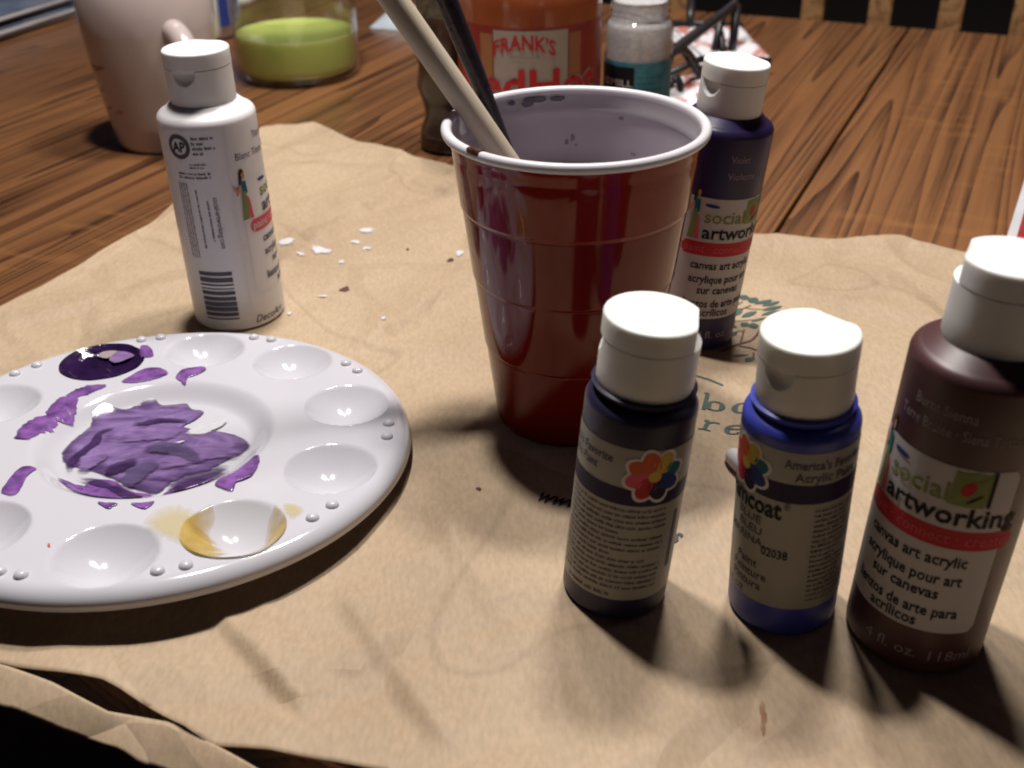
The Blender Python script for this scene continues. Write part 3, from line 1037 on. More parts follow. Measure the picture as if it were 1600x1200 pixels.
def make_bottle(key, name, label, Rb, Hs, Rc, H0, H1, mt, capm, notch, flat=0.86):
    bx, by, lx, ly, _ = BOT[key]
    root = empty(name, (bx, by, 0), label, 'paint bottle', 'craft paint bottles', (lx, ly, 1))
    pr = [(0, 0.0016), (Rb - 0.006, 0.0016), (Rb - 0.0045, 0.0002), (Rb - 0.0025, 0)]
    pr += arc(Rb - 0.0022, 0.0022, 0.0022, -90, 0, 5)
    pr += [(Rb, 0.02), (Rb, Hs * 0.5), (Rb, Hs - 0.012)]
    pr += arc(Rb - 0.0038, Hs - 0.0036, 0.0038, 0, 78, 7)
    pr += [(Rc + 0.0012, H0 - 0.0003), (Rc - 0.0006, H0 + 0.0002), (Rc - 0.0022, H0 + 0.0012), (Rc - 0.0022, H0 + 0.004), (0, H0 + 0.004)]
    V, F = lathe(pr, 96)
    mk('body', V, F, root, mt, autosmooth=50)
    cp, Hl = cap_profile(Rc, H0, H1)
    tn, th = R(notch), R(notch + 180)
    def rf(r, z, t):
        dn = (t - tn + math.pi) % (2 * math.pi) - math.pi
        dh = (t - th + math.pi) % (2 * math.pi) - math.pi
        if Hl - 0.007 < z < Hl - 0.0001 and abs(dn) < 0.5:
            k = 1 - (dn / 0.36) ** 2 - ((Hl - z) / 0.0060) ** 2
            if k > 0:
                r -= 0.0021 * min(1, math.sqrt(k) * 1.1)
        if z > Hl and abs(dh) < 1.0:
            r = min(r, max(flat * Rc, 0) / math.cos(dh)) if r > flat * Rc * 0.9 else r
        return r, z
    V, F = lathe(cp, 144, rf)
    mk('cap', V, F, root, capm, autosmooth=40)
    return root, Cyl(Rb)

def lady(cy, par, c, off=0.00032, turn=-10):
    c += turn
    poly_patch(cy, par, 'print_figure', oval(c - 57, 76.0, 3.3, 2.2), M['inkbrown'], off)
    poly_patch(cy, par, 'print_figure', [(c - 60.5, 77), (c - 58, 76), (c - 57.6, 71), (c - 60, 68.5), (c - 62, 72)], M['inkbrown'], off)
    poly_patch(cy, par, 'print_figure', oval(c - 55.6, 75.2, 2.0, 1.5), M['inkskin'], off + .00005)
    poly_patch(cy, par, 'print_figure', [(c - 60, 72.5), (c - 53, 72.5), (c - 52, 67), (c - 59, 66)], M['inkteal'], off + .00004)
    poly_patch(cy, par, 'print_figure', [(c - 60, 67.5), (c - 55, 68), (c - 53, 61), (c - 55, 54.5), (c - 63, 54.5), (c - 61, 62)], M['inkgreen'], off + .00008)
    poly_patch(cy, par, 'print_figure', [(c - 54.5, 66), (c - 51, 64), (c - 48, 54.5), (c - 54, 54.5)], M['inkpink'], off + .00006)
    poly_patch(cy, par, 'print_figure', [(c - 60, 71.5), (c - 59, 69), (c - 66, 66), (c - 70, 71.5), (c - 68, 71), (c - 65.5, 67.6)], M['inkskin'], off + .0001)

def front_label(root, cy, c, names, bg=True, pic=True, capt='ink', nameink='inkfaint'):
    """front label of the larger bottles, centred on angle c"""
    for s, a, b, z, h in names:
        print_text(cy, root, s, c + a, c + b, z, h, M[nameink], 0.0, 0.0002)
    if bg:
        lab = patch(cy, root, 'label', c - 84, c + 46, 17.0, 73.5, M['label'], 0.00012, 2.2)
    else:
        lab = patch(cy, root, 'label', c - 84, c + 46, 17.0, 73.5, M['white_body'], 0.00008, 2.2)
    lady(cy, lab, c, turn=-10 if bg else -23)
    poly_patch(cy, lab, 'brush_mark', oval(c - 48, 70.2, 9, 0.75, -1.5), M['inkblue'])
    print_text(cy, lab, 'social', c - 55, c - 4, 62.6, 8.2, M['inkgreen'], 0.012)
    if pic:
        pq = poly_patch(cy, lab, 'picture', [(c - 2, 72.6), (c + 12, 72.9), (c + 27, 73), (c + 25, 67), (c + 22.5, 61.8), (c + 10, 61.6), (c - 4, 62), (c - 3, 67)], M['inkgreen'], 0.0003)
        poly_patch(cy, lab, 'picture', oval(c + 9, 67.5, 5.5, 2.2, 8), M['inkred'], 0.00036)
        poly_patch(cy, lab, 'picture', oval(c + 15, 64.5, 6, 0.6, 15), M['inkbrown'], 0.00036)
        patch(cy, lab, 'picture_edge', c + 24.5, c + 27.5, 62, 73.3, M['ink'], 0.00034)
    print_text(cy, lab, 'artworking', c - 55, c + 53, 55.4, 8.4, M[capt], 0.018, 0.00034)
    ban = patch(cy, lab, 'banner', c - 78, c + 56, 47.3, 53.6, M['inkred'] if bg else M['inkpink'], 0.0002, 2.0)
    print_text(cy, lab, 'paint · connect · create', c - 74, c + 50, 48.9, 5.4, M['inkwhite'] if not bg else M['inkpink'], 0.0, 0.0003)
    for s, a, b, z in [('canvas art acrylic', -62, 24, 41.2), ('acrylique pour art', -62, 24, 34.6), ('sur canevas', -49, 9, 29.4), ('lienzos de arte para', -64, 28, 22.8), ('acrílicos', -43, -2, 18.4)]:
        print_text(cy, lab, s, c + a, c + b, z, 5.3, M[capt], 0.018)
    return lab

# white bottle, seen from behind
wh, cy = make_bottle('wh', 'paint_bottle', 'white paint bottle with round seal and barcode, standing behind the palette', 0.0216, 0.1020, 0.0143, 0.1052, 0.1280, M['white_body'], M['capw'], -14)
front_label(wh, cy, 124, [('Titanium White', -54, 6, 89.5, 4.6), ('Blanc Titane · Blanco Titanio', -84, 36, 82.2, 4.6)], bg=False, capt='inkgrey', nameink='inkgrey')
bk = patch(cy, wh, 'back_label', -46, 30, 3.5, 98, M['white_body'], 0.00006, 1.0)
n = 40
V, F = [], []
for i in range(n):
    a = 2 * math.pi * i / n
    for rr in (5.5, 3.7):
        V.append(cy.p(-24 + math.degrees(rr * math.cos(a) / 21.6), 90.4 + rr * math.sin(a), 0.00025))
for i in range(n):
    j = (i + 1) % n
    F.append((2 * i, 2 * j, 2 * j + 1, 2 * i + 1))
mk('seal_ring', V, F, bk, M['inkgrey'])
print_text(cy, bk, 'AP', -32.5, -15.5, 88.2, 6.2, M['ink'], 0.02)
small_print(cy, bk, -7, 19, 86.5, 95.5, 4, M['inkgrey'], 3)
small_print(cy, bk, -14, 6, 80.6, 83.4, 2, M['inkgrey'], 4)
small_print(cy, bk, -31, 11, 75.8, 79.4, 2, M['inkgrey'], 5)
small_print(cy, bk, -35, -21, 36, 74, 4, M['inkgrey'], 6, vertical=True, hgt=.55)
small_print(cy, bk, -13.5, -9.5, 42, 71, 1, M['inkgrey'], 7, vertical=True, hgt=.6)
small_print(cy, bk, -2, 2.5, 46, 66, 1, M['inkgrey'], 8, vertical=True, hgt=.6)
print_vert(cy, bk, 'social-artworking.com', 6.5, 67.5, 43, 3.6, M['inkgrey'])
rn = random.Random(12)
z = 31.2
bars = []
while z > 7.2:
    wbar = rn.choice((0.5, 0.8, 1.2, 1.9, 2.3))
    bars.append((z - wbar, z))
    z -= wbar + rn.choice((0.4, 0.6, 1.0, 1.3))
for a, b in bars:
    patch(cy, bk, 'barcode_bar', -29, 13.5, a, b, M['inkgrey'], 0.00026)
print_text(cy, wh, 'DecoArt', 33, 80, 2.9, 5.2, M['inkgrey'], 0.005, 0.0002, 0.35)

# violet bottle behind the cup
bp, cy = make_bottle('bp', 'paint_bottle', 'dark violet paint bottle with white label, standing behind the red cup', 0.0202, 0.1026, 0.0136, 0.1055, 0.1263, M['violet'], M['capw'], -56)
front_label(bp, cy, 37, [('Violet', -36, -12, 89.6, 4.2), ('Violette · Violeta', -37, 40, 82.4, 4.2)], pic=True)
print_text(cy, bp, '4 fl. oz.', -3, 41, 7, 5.2, M['inkfaint'], 0.0, 0.0002)
print_text(cy, bp, '118ml', 52, 84, 7, 5.2, M['inkfaint'], 0.0, 0.0002)

# burnt sienna bottle at the right
ma, cy = make_bottle('ma', 'paint_bottle', 'burnt sienna brown paint bottle with white label, beside the blue bottle', 0.0202, 0.0996, 0.0136, 0.1026, 0.1258, M['sienna'], M['capw'], 62)
front_label(ma, cy, -25, [('Burnt Sienna', -47, 3, 87.0, 4.6), ('Terre Brûlée · Siena Tostada', -60, 45, 81.4, 4.6)])
print_text(cy, ma, '4 fl. oz.', -65, -20, 6.6, 5.4, M['inkfaint'], 0.0, 0.0002)
print_text(cy, ma, '118ml', -10, 26, 6.2, 5.4, M['inkfaint'], 0.0, 0.0002)

def flower(cy, par, th, z, r, rot=0):
    k = 180 / math.pi / (cy.r * 1000)
    cols = ['inkteal', 'inkyellow', 'inkorange', 'inkorange', 'inkpink', 'inkred', 'inkpurple', 'inkblue']
    for i in range(8):
        a = 2 * math.pi * i / 8 + rot
        o_ = oval(0, 0, 0.54 * r, 0.36 * r)
        for sc, m_, of in ((1.2, 'inkwhite', 0.00032), (0.95, cols[i], 0.00038)):
            pts = []
            for x, y in o_:
                x, y = x * sc + 0.56 * r, y * sc
                X, Y = x * math.cos(a) - y * math.sin(a), x * math.sin(a) + y * math.cos(a)
                pts.append((th + X * k, z + Y))
            poly_patch(cy, par, 'petal', pts, M[m_], of + 0.000004 * i)
    poly_patch(cy, par, 'petal', oval(th, z, 0.24 * r * k, 0.24 * r), M['inkyellow'], 0.00045)

# dark purple small bottle
fp, cy = make_bottle('fp', 'paint_bottle', 'small dark purple paint bottle with rainbow flower above rows of small print', 0.0168, 0.0752, 0.0144, 0.0783, 0.1002, M['plum'], M['cap'], -100)
lb = patch(cy, fp, 'label', -112, 78, 8.6, 64.5, M['label2'], 0.00012, 1.0)
print_text(cy, lb, "America's Favorite", -118, -30, 58.6, 4.0, M['inkgrey'], 0.012)
print_text(cy, lb, 'Acrylic Paint', -104, -46, 54.6, 4.0, M['inkgrey'], 0.012)
patch(cy, lb, 'stripe', -90, 72, 44.8, 50.8, M['inkpurple'], 0.0002)
flower(cy, lb, 14, 55.6, 8.2, 0.3)
small_print(cy, lb, -82, 42, 12.5, 44, 15, M['inkgrey'], 21, hgt=.5)
small_print(cy, lb, -70, 30, 9.4, 11.6, 1, M['inkgrey'], 22, hgt=.6)
patch(cy, lb, 'stripe', 49, 56, 18, 40, M['inkgrey'], 0.0002)

# blue small bottle
bo, cy = make_bottle('bl', 'paint_bottle', 'small bright blue paint bottle numbered 02038, between the purple and brown bottles', 0.0168, 0.0748, 0.0137, 0.0777, 0.0988, M['blue'], M['cap'], -50, 0.80)
lb = patch(cy, bo, 'label', -120, 72, 11.8, 69.0, M['label2'], 0.00012, 1.0)
patch(cy, lb, 'stripe', -56, 66, 51.6, 58.2, M['inkpurple'], 0.0002)
flower(cy, lb, -70, 59.5, 8.0, 0.3)
print_text(cy, lb, "America's Favorite", -27, 58, 63.6, 4.3, M['inkgrey'], 0.014)
print_text(cy, lb, 'Acrylic Paint', -16, 50, 59.4, 4.3, M['inkgrey'], 0.014)
print_text(cy, lb, 'ceramcoat', -118, -25, 45.2, 9.0, M['ink'], 0.025)
print_text(cy, lb, '®', -23, -17, 49, 3.6, M['inkgrey'])
print_text(cy, lb, 'BLUE', -76, -45, 41.2, 3.9, M['inkgrey'], 0.012)
print_text(cy, lb, 'BLEU', -74, -43, 37.2, 3.9, M['inkgrey'], 0.012)
print_text(cy, lb, 'MARINA', -90, -41, 33.2, 3.9, M['inkgrey'], 0.012)
print_text(cy, lb, '02038', -42, -15, 30.8, 4.4, M['ink'], 0.016)
print_text(cy, lb, 'Paint', -72, -45, 24.6, 4.2, M['inkgrey'], 0.01)
print_text(cy, lb, 'Peinture', -78, -34, 20.6, 4.2, M['inkgrey'], 0.01)
print_text(cy, lb, 'Pintura', -78, -39, 16.6, 4.2, M['inkgrey'], 0.01)
print_text(cy, lb, '2 FL OZ', -92, -60, 12.6, 3.0, M['inkgrey'])
small_print(cy, lb, 7, 60, 14.5, 50, 19, M['inkgrey'], 31, hgt=.5)

# ------------------------------------------------------------------ palette
pal = empty('paint_palette', tuple(PC), 'round white plastic palette with ten wells and smears of purple paint', 'palette', None, tuple(PN))
PU = (Vector((1, 0, 0)) - PN * PN.x).normalized()
PV = PN.cross(PU)
def pp(px, py, dz=0.0):
    d = ray(px, py)
    C = Vector((0, 0, CAMZ))
    t = ((PC + PN * dz - C).dot(PN)) / d.dot(PN)
    P = C + d * t - PC
    return (P.dot(PU), P.dot(PV))
def c3(x, y, dz=0.0):
    return pp(x / 2.424, 490 + y / 2.424, dz)
PR, WR, CR = 0.097, 0.0170, 0.0445
wells = [c3(390, 187), c3(775, 138), c3(1115, 176), c3(1305, 344), c3(1248, 582), c3(895, 820), c3(391, 926)]
wells = [tuple(Vector(q) * (0.0745 / Vector(q).length) * 0.6 + Vector(q) * 0.4) for q in wells]
a0 = math.atan2(wells[0][1], wells[0][0])
a1 = math.atan2(wells[6][1], wells[6][0]) + 2 * math.pi
for k in (1, 2, 3):
    t = a0 + (a1 - a0) * k / 4
    wells.append((0.0745 * math.cos(t), 0.0745 * math.sin(t)))
def zp(x, y):
    r = math.hypot(x, y)
    z = 0.0
    if r > 0.0905:
        k = min(1, (r - 0.0905) / (PR - 0.0905))
        z = -0.0062 * (1 - math.sqrt(max(0, 1 - k * k)))
    if r < CR + 0.002:
        z = min(z, -0.0062 * (1 - ss(0.0345, CR + 0.0012, r)))
    for wx, wy in wells:
        d = math.hypot(x - wx, y - wy)
        if d < WR:
            k = d / WR
            dep = 0.0094 * (1 - k ** 1.8)
            z = min(z, -dep)
    return z
V, F = [], []
NR, NA = 170, 420
V.append((0, 0, zp(0, 0)))
for i in range(1, NR + 1):
    k = i / NR
    r = PR * (1 - (1 - k) ** 1.0)
    for j in range(NA):
        a = 2 * math.pi * j / NA
        x, y = r * math.cos(a), r * math.sin(a)
        V.append((x, y, zp(x, y)))
for j in range(NA):
    F.append((0, 1 + j, 1 + (j + 1) % NA))
for i in range(NR - 1):
    for j in range(NA):
        a, b = 1 + i * NA + j, 1 + i * NA + (j + 1) % NA
        F.append((a, a + NA, b + NA, b))
base = mk('dish', V, F, pal, M['palette'], smooth=True)
md = base.modifiers.new('thickness', 'SOLIDIFY'); md.thickness = 0.0013; md.offset = -1
V, F = lathe([(0.0024, 0), (0.0023, 0.0006), (0.0019, 0.0013), (0.0010, 0.0018), (0, 0.0019)], 16)
bump_mesh = None
pairs = [c3(*q) for q in [(75, 237), (150, 203), (535, 88), (610, 80), (980, 75), (1047, 85), (1325, 185), (1363, 215), (1452, 418), (1443, 467), (1250, 723), (1180, 773), (710, 977), (598, 997), (68, 1005), (-10, 985)]]
pairs += [(0.0885 * math.cos(R(a)), 0.0885 * math.sin(R(a))) for a in (161, 167.5, 200, 206.5, 233, 239)]
for q in pairs:
    q = Vector(q)
    q = q * (0.0885 / q.length)
    if bump_mesh is None:
        o = mk('knob', V, F, pal, M['palette'], smooth=True)
        bump_mesh = o.data
    else:
        o = link('knob', bump_mesh, pal)
    o.location = (q.x, q.y, -0.0001)

def paint_patch(name, outline, mt, thick=0.0005, off=0.00035, rings=14, edge=0.5, m=5, rag=0.0004, seed=0, parent=None, lim=None):
    """paint lying on the palette: outline in palette coordinates, thicker in the middle, raggedly ridged"""
    P = catmull(outline, m)
    c = (sum(p[0] for p in outline) / len(outline), sum(p[1] for p in outline) / len(outline))
    V, F = [], []
    n = len(P)
    Q = []
    for i, p in enumerate(P):
        q = noise.noise(Vector((p[0] * 700, p[1] * 700, seed))) * rag
        d = Vector((p[0] - c[0], p[1] - c[1]))
        d = d * (1 + q / max(1e-5, d.length))
        Q.append(d)
    def zz(x, y, k):
        t = (1 - k ** 4)
        rid = 0.5 + 0.5 * noise.noise(Vector((x * 330, y * 330, seed + 3)))
        lipz = 0.6 * ss(0.75, 0.9, k) * (1 - ss(0.9, 1.0, k))
        return zp(x, y) + off + thick * (t * rid + lipz)
    V.append((c[0], c[1], zz(c[0], c[1], 0)))
    for k in range(1, rings + 1):
        f = k / rings
        for d in Q:
            x, y = c[0] + d.x * f, c[1] + d.y * f
            V.append((x, y, zz(x, y, f)))
    for i in range(n):
        j = (i + 1) % n
        F.append((0, 1 + i, 1 + j))
        for k in range(rings - 1):
            a, b = 1 + k * n + i, 1 + k * n + j
            F.append((a, a + n, b + n, b))
    o = mk(name, V, F, parent or pal, mt, smooth=True)
    cover(o, [1.0] + [min(1.0, 2.5 * (1 - k / rings)) if edge < 1 else 1 - k / rings for k in range(1, rings + 1) for _ in range(n)])
    return o
def ribbon(name, pts, widths, mt, thick=0.0005, off=0.0003, seed=1, cross=7):
    P = catmull([c3(*q) for q in pts], 10, False)
    n = len(P)
    V, F = [], []
    for i, p in enumerate(P):
        a, b = P[max(i - 1, 0)], P[min(i + 1, n - 1)]
        d = Vector((b[0] - a[0], b[1] - a[1])).normalized()
        u = i / (n - 1)
        kk = u * (len(widths) - 1)
        ki = min(int(kk), len(widths) - 2)
        wv = (widths[ki] + (widths[ki + 1] - widths[ki]) * (kk - ki)) / 2000
        for j in range(cross):
            s = -1 + 2 * j / (cross - 1)
            rg = 1 + 0.22 * noise.noise(Vector((u * 14, s * 0.6 + seed, seed)))
            x, y = p[0] - d.y * wv * s * rg, p[1] + d.x * wv * s * rg
            V.append((x, y, zp(x, y) + off + thick * (1 - s ** 4) * (0.4 + 0.6 * abs(noise.noise(Vector((s * 5, u * 3, seed)))))))
    for i in range(n - 1):
        for j in range(cross - 1):
            a = i * cross + j
            F.append((a, a + cross, a + cross + 1, a + 1))
    o = mk(name, V, F, pal, mt, smooth=True)
    cover(o, [min(1, 3 * min(i / (n - 1), 1 - i / (n - 1)) + 0.1) * min(1, 1.8 * (1 - abs(-1 + 2 * j / (cross - 1)))) for i in range(n) for j in range(cross)])
    return o

DZ = -0.005
main = [(248, 520), (272, 490), (300, 462), (350, 425), (365, 395), (410, 368), (470, 368), (525, 352), (560, 340), (590, 338), (612, 348), (660, 345), (700, 343), (722, 362), (765, 370), (735, 400), (690, 425),
        (740, 436), (820, 443), (890, 460), (932, 490), (910, 518), (850, 545), (775, 585), (700, 602), (640, 632), (592, 666), (520, 655), (450, 622), (380, 592), (310, 572), (262, 562)]
mp_ = paint_patch('mixed_paint', [c3(587 + (x - 587) * 1.05, 500 + (y - 500) * 1.06, DZ) for x, y in main], M['purple_mix'], 0.0005, 0.0004, 16, seed=3)
low1 = [(215, 610), (255, 620), (292, 645), (345, 607), (430, 612), (490, 650), (560, 664), (585, 670), (530, 680), (472, 676), (458, 702), (400, 690), (330, 686), (284, 672), (245, 640)]
paint_patch('paint_smear', [c3(x, y, -0.003) for x, y in low1], M['purple_lite'], 0.0008, 0.0006, seed=5)
low2 = [(610, 665), (655, 638), (720, 606), (790, 608), (830, 628), (795, 658), (735, 675), (672, 692), (640, 680)]
paint_patch('paint_smear', [c3(x, y, -0.003) for x, y in low2], M['purple_lite'], 0.0008, 0.0006, seed=6)
low3 = [(815, 660), (838, 636), (900, 605), (940, 575), (975, 545), (986, 568), (955, 628), (890, 655), (884, 684), (850, 680)]
paint_patch('paint_smear', [c3(x, y, -0.001) for x, y in low3], M['purple_lite'], 0.0006, 0.0004, seed=7)
for sd, q in enumerate([[(368, 718), (405, 720), (447, 722), (430, 733), (408, 741)], [(495, 722), (540, 720), (586, 714), (570, 730), (545, 743)],
                        [(458, 262), (490, 240), (540, 213), (595, 205), (640, 226), (600, 246), (530, 262)], [(664, 242), (690, 214), (735, 205), (772, 202), (782, 215), (735, 238), (702, 246), (702, 263), (686, 258)],
                        [(5, 680), (30, 635), (62, 598), (92, 580), (140, 582), (102, 622), (62, 688)], [(536, 122), (570, 128), (582, 162), (545, 167), (528, 150)]]):
    paint_patch('paint_smear', [c3(*p) for p in q], M['purple_lite'], 0.0004, 0.0003, rings=10, seed=10 + sd)
ribbon('paint_smear', [(82, 478), (125, 438), (165, 412), (212, 398)], (6, 11, 12, 5), M['purple_lite'], seed=2)
ribbon('paint_smear', [(222, 400), (235, 360), (262, 318)], (9, 11, 8), M['purple_lite'], seed=3)
ribbon('paint_smear', [(262, 318), (305, 300), (350, 285), (402, 274)], (5, 8, 7, 2), M['purple_lite'], seed=4)
strokes = [([(255, 548), (262, 505), (305, 468), (352, 432), (372, 398), (440, 374)], (3, 5, 4, 5, 4, 2), 'deep_stroke'), ([(470, 374), (540, 362), (600, 352), (660, 352), (715, 356)], (2, 4, 5, 3, 2), 'deep_stroke'),
           ([(275, 560), (340, 580), (410, 602), (480, 636), (545, 656), (600, 655)], (2, 5, 3, 6, 5, 2), 'deep_stroke'), ([(430, 430), (520, 408), (620, 395), (700, 375)], (6, 14, 16, 8), 'lav_stroke'),
           ([(560, 535), (650, 505), (750, 478), (840, 472), (915, 488)], (6, 13, 15, 11, 5), 'lav_stroke'), ([(470, 610), (515, 550), (600, 505)], (5, 12, 6), 'grey_stroke'), ([(300, 545), (345, 500), (400, 475)], (5, 12, 6), 'lav_stroke'),
           ([(620, 620), (700, 585), (790, 555), (870, 525)], (5, 12, 10, 4), 'deep_stroke'), ([(520, 470), (600, 455), (680, 470), (760, 520)], (4, 10, 10, 4), 'grey_stroke'), ([(390, 560), (440, 530), (520, 500)], (4, 9, 4), 'deep_stroke')]
for sd, (q, wd, m_) in enumerate(strokes):
    ribbon('brush_stroke', [(x, y + 10) for x, y in q], wd, M[m_], 0.0002, 0.0011 + 0.00006 * sd, 40 + sd, 11)
ribbon('white_paint_streak', [(700, 412), (760, 392), (810, 376), (856, 358)], (4, 9, 7, 1.5), M['paint_white'], 0.0008, 0.0007, 5)
ribbon('white_paint_streak', [(620, 462), (655, 450), (695, 440)], (1, 1.8, 0.8), M['paint_white'], 0.0006, 0.0012, 6)
# deep purple pool in one well
wx, wy = wells[0]
V, F = [], []
n, rg = 56, 10
V.append((wx, wy, -0.0030))
for k in range(1, rg + 1):
    f = k / rg
    for i in range(n):
        a = 2 * math.pi * i / n
        r = f * (WR * 1.03 + 0.0007 * noise.noise(Vector((math.cos(a) * 2.5, math.sin(a) * 2.5, 3))))
        x, y = wx + r * math.cos(a), wy + r * math.sin(a)
        z = -0.0032 + 0.0009 * noise.noise(Vector((x * 260, y * 260, 5)))
        t = ss(0.70, 1.0, f)
        V.append((x, y, max(z * (1 - t) + t * (zp(x, y) + 0.0005), zp(x, y) + 0.0004)))
for i in range(n):
    j = (i + 1) % n
    F.append((0, 1 + i, 1 + j))
    for k in range(rg - 1):
        a, b = 1 + k * n + i, 1 + k * n + j
        F.append((a, a + n, b + n, b))
mk('paint_pool', V, F, pal, M['purple_dark'], smooth=True)
def pool_spot(q, mt, seed, z0=-0.0018):
    P = catmull([c3(x, y, -0.003) for x, y in q], 4)
    c = (sum(p[0] for p in P) / len(P), sum(p[1] for p in P) / len(P))
    V = [(c[0], c[1], z0 + 0.0003)] + [(p[0], p[1], z0) for p in P]
    mk('paint_spot', V, [(0, 1 + i, 1 + (i + 1) % len(P)) for i in range(len(P))], pal, mt, smooth=True)
pool_spot([(372, 168), (400, 150), (450, 143), (430, 165), (405, 178)], M['inkfaint'], 1)
pool_spot([(415, 180), (450, 150), (500, 150), (515, 165), (480, 182), (440, 195)], M['lavender'], 2)
# ochre wash left in another well
wx, wy = wells[5]
def well_ring(a0, a1, r0, r1, mt, off, nm, n=40, seed=1):
    V, F = [], []
    m = 7
    for i in range(n + 1):
        a = R(a0 + (a1 - a0) * i / n)
        u = i / n
        tap = math.sin(math.pi * min(1, max(0, u))) ** 0.35
        for j in range(m + 1):
            f = j / m
            rin = r1 - (r1 - r0) * tap * (0.8 + 0.35 * noise.noise(Vector((u * 7, 1, seed))))
            r = WR * (rin + (r1 - rin) * f)
            x, y = wx + r * math.cos(a), wy + r * math.sin(a)
            V.append((x, y, zp(x, y) + off))
    for i in range(n):
        for j in range(m):
            a = i * (m + 1) + j
            F.append((a, a + 1, a + m + 2, a + m + 1))
    o = mk(nm, V, F, pal, mt, smooth=True)
    cover(o, [min(1, 4 * min(i / n, 1 - i / n)) * (j / m) ** 0.8 for i in range(n + 1) for j in range(m + 1)])
well_ring(128, 410, 0.25, 1.0, M['ochre'], 0.0004, 'paint_wash', 90)
well_ring(160, 250, 0.05, 1.03, M['ochre'], 0.0006, 'paint_wash', 50, 4)
well_ring(215, 345, 0.45, 1.0, M['ochre'], 0.0008, 'paint_wash', 50, 7)
paint_patch('paint_wash', [c3(*q) for q in [(545, 795), (590, 745), (650, 725), (720, 735), (750, 765), (715, 800), (700, 850), (730, 905), (680, 880), (630, 855), (580, 840)]], M['ochre_pale'], 0.0, 0.0003, seed=30, rag=0.002, edge=2)
paint_patch('paint_wash', [c3(*q) for q in [(1070, 722), (1110, 720), (1150, 740), (1140, 765), (1100, 780), (1085, 760)]], M['ochre_pale'], 0.0, 0.0003, seed=31, rag=0.001, edge=2)
pool_spot([(187, 905), (195, 900), (198, 912), (190, 914)], M['inkpink'], 9, 0.0003)

# ------------------------------------------------------------------ red cup
CX, CY = 0.0244, 0.3859
cup = empty('plastic_cup', (CX, CY, 0), 'red plastic party cup with white rim and lining, holding brushes', 'cup')
def rcup(z):
    r = 0.0312 + (0.0442 - 0.0312) * (z / 0.112)
    for zs in (0.034, 0.063, 0.091):
        r += 0.0005 * ss(zs - 0.0006, zs + 0.0006, z)
    return r - 0.0006
prof = [(0, 0.0025), (0.027, 0.0025), (0.0285, 0.0002), (0.0297, 0), (0.0305, 0.0006)]
zs = sorted(set([0.003 + 0.0045 * i for i in range(25)] + [q + d for q in (0.034, 0.063, 0.091) for d in (-0.0014, -0.0007, 0, 0.0007, 0.0014)]))
for z in zs:
    g = 0
    for q in (0.034, 0.063, 0.091):
        if abs(z - q) < 0.0003:
            g = 0.0004
    prof.append((rcup(z) - g, z))
prof += [(0.0450, 0.1125), (0.0455, 0.1140), (0.0457, 0.1185)]
V, F = lathe(prof, 128)
mk('wall', V, F, cup, M['cup_red'], autosmooth=60)
rimp = [(0.0468 + 0.0019 * math.cos(R(a)), 0.1193 + 0.0019 * math.sin(R(a))) for a in range(-100, 200, 20)]
V, F = lathe([(0.0459, 0.1172)] + rimp + [(0.0449, 0.1180)], 128)
mk('rim', V, F, cup, M['cup_white'], autosmooth=60)
inner = [(0.0449, 0.1185), (0.0446, 0.1135), (0.0438, 0.1120)]
for z in sorted(zs, reverse=True):
    if z < 0.111:
        inner.append((rcup(z) - 0.0009, z))
inner += [(0.0265, 0.0042), (0, 0.0042)]
V, F = lathe(inner, 128)
mk('lining', V, F, cup, M['lining'], autosmooth=60)
def rin(z):
    return rcup(z) - 0.0009 if z < 0.1115 else 0.0445
ci = Cyl(0.044, rin)
WZ = 0.0905
V, F = lathe([(0, WZ), (rin(WZ) * 0.7, WZ), (rin(WZ) - 0.0002, WZ + 0.0002), (rin(WZ) - 0.00005, WZ + 0.0008)], 96)
wt = mk('rinse_water', V, F, None, M['water'], smooth=True)
wt.location = (CX, CY, 0)
tag(wt, 'murky purple grey rinse water inside the red cup', 'water')
rn = random.Random(9)
for th, z, a, b in [(198, 117, 6.5, 1.2), (202, 115.6, 3.5, 1.0), (211, 117, 2.6, 0.8), (186, 116.8, 4.0, 0.9), (178, 101.5, 1.3, 1.4), (181, 99.8, 1.0, 1.2), (176, 98.6, 0.8, 0.7), (152, 110, 1.5, 0.8), (143, 97, 1.6, .8)]:
    poly_patch(ci, cup, 'paint_speck', [(t + rn.uniform(-.35, .35), zz + rn.uniform(-.25, .25)) for t, zz in oval(th, z, a, b, n=12)], M['purple_dark'] if z > 115 else film('faint_speck', (0.16, 0.11, 0.17), 0.45, 300, 0.4, 0.6), -0.0004)
bmq = bmesh.new()
bmesh.ops.create_icosphere(bmq, subdivisions=3, radius=1)
for v in bmq.verts:
    q = 1 + 0.25 * noise.noise(v.co * 1.7)
    v.co = Vector((v.co.x * 0.0042 * q, v.co.y * 0.0022 * q, v.co.z * 0.0014 * q))
o = frombm('paint_blob', bmq, cup, M['inkbrown'], smooth=True)
t = R(-49)
o.location = (0.0466 * math.sin(t), -0.0466 * math.cos(t), 0.1205)
o.rotation_euler = (0, 0, t)

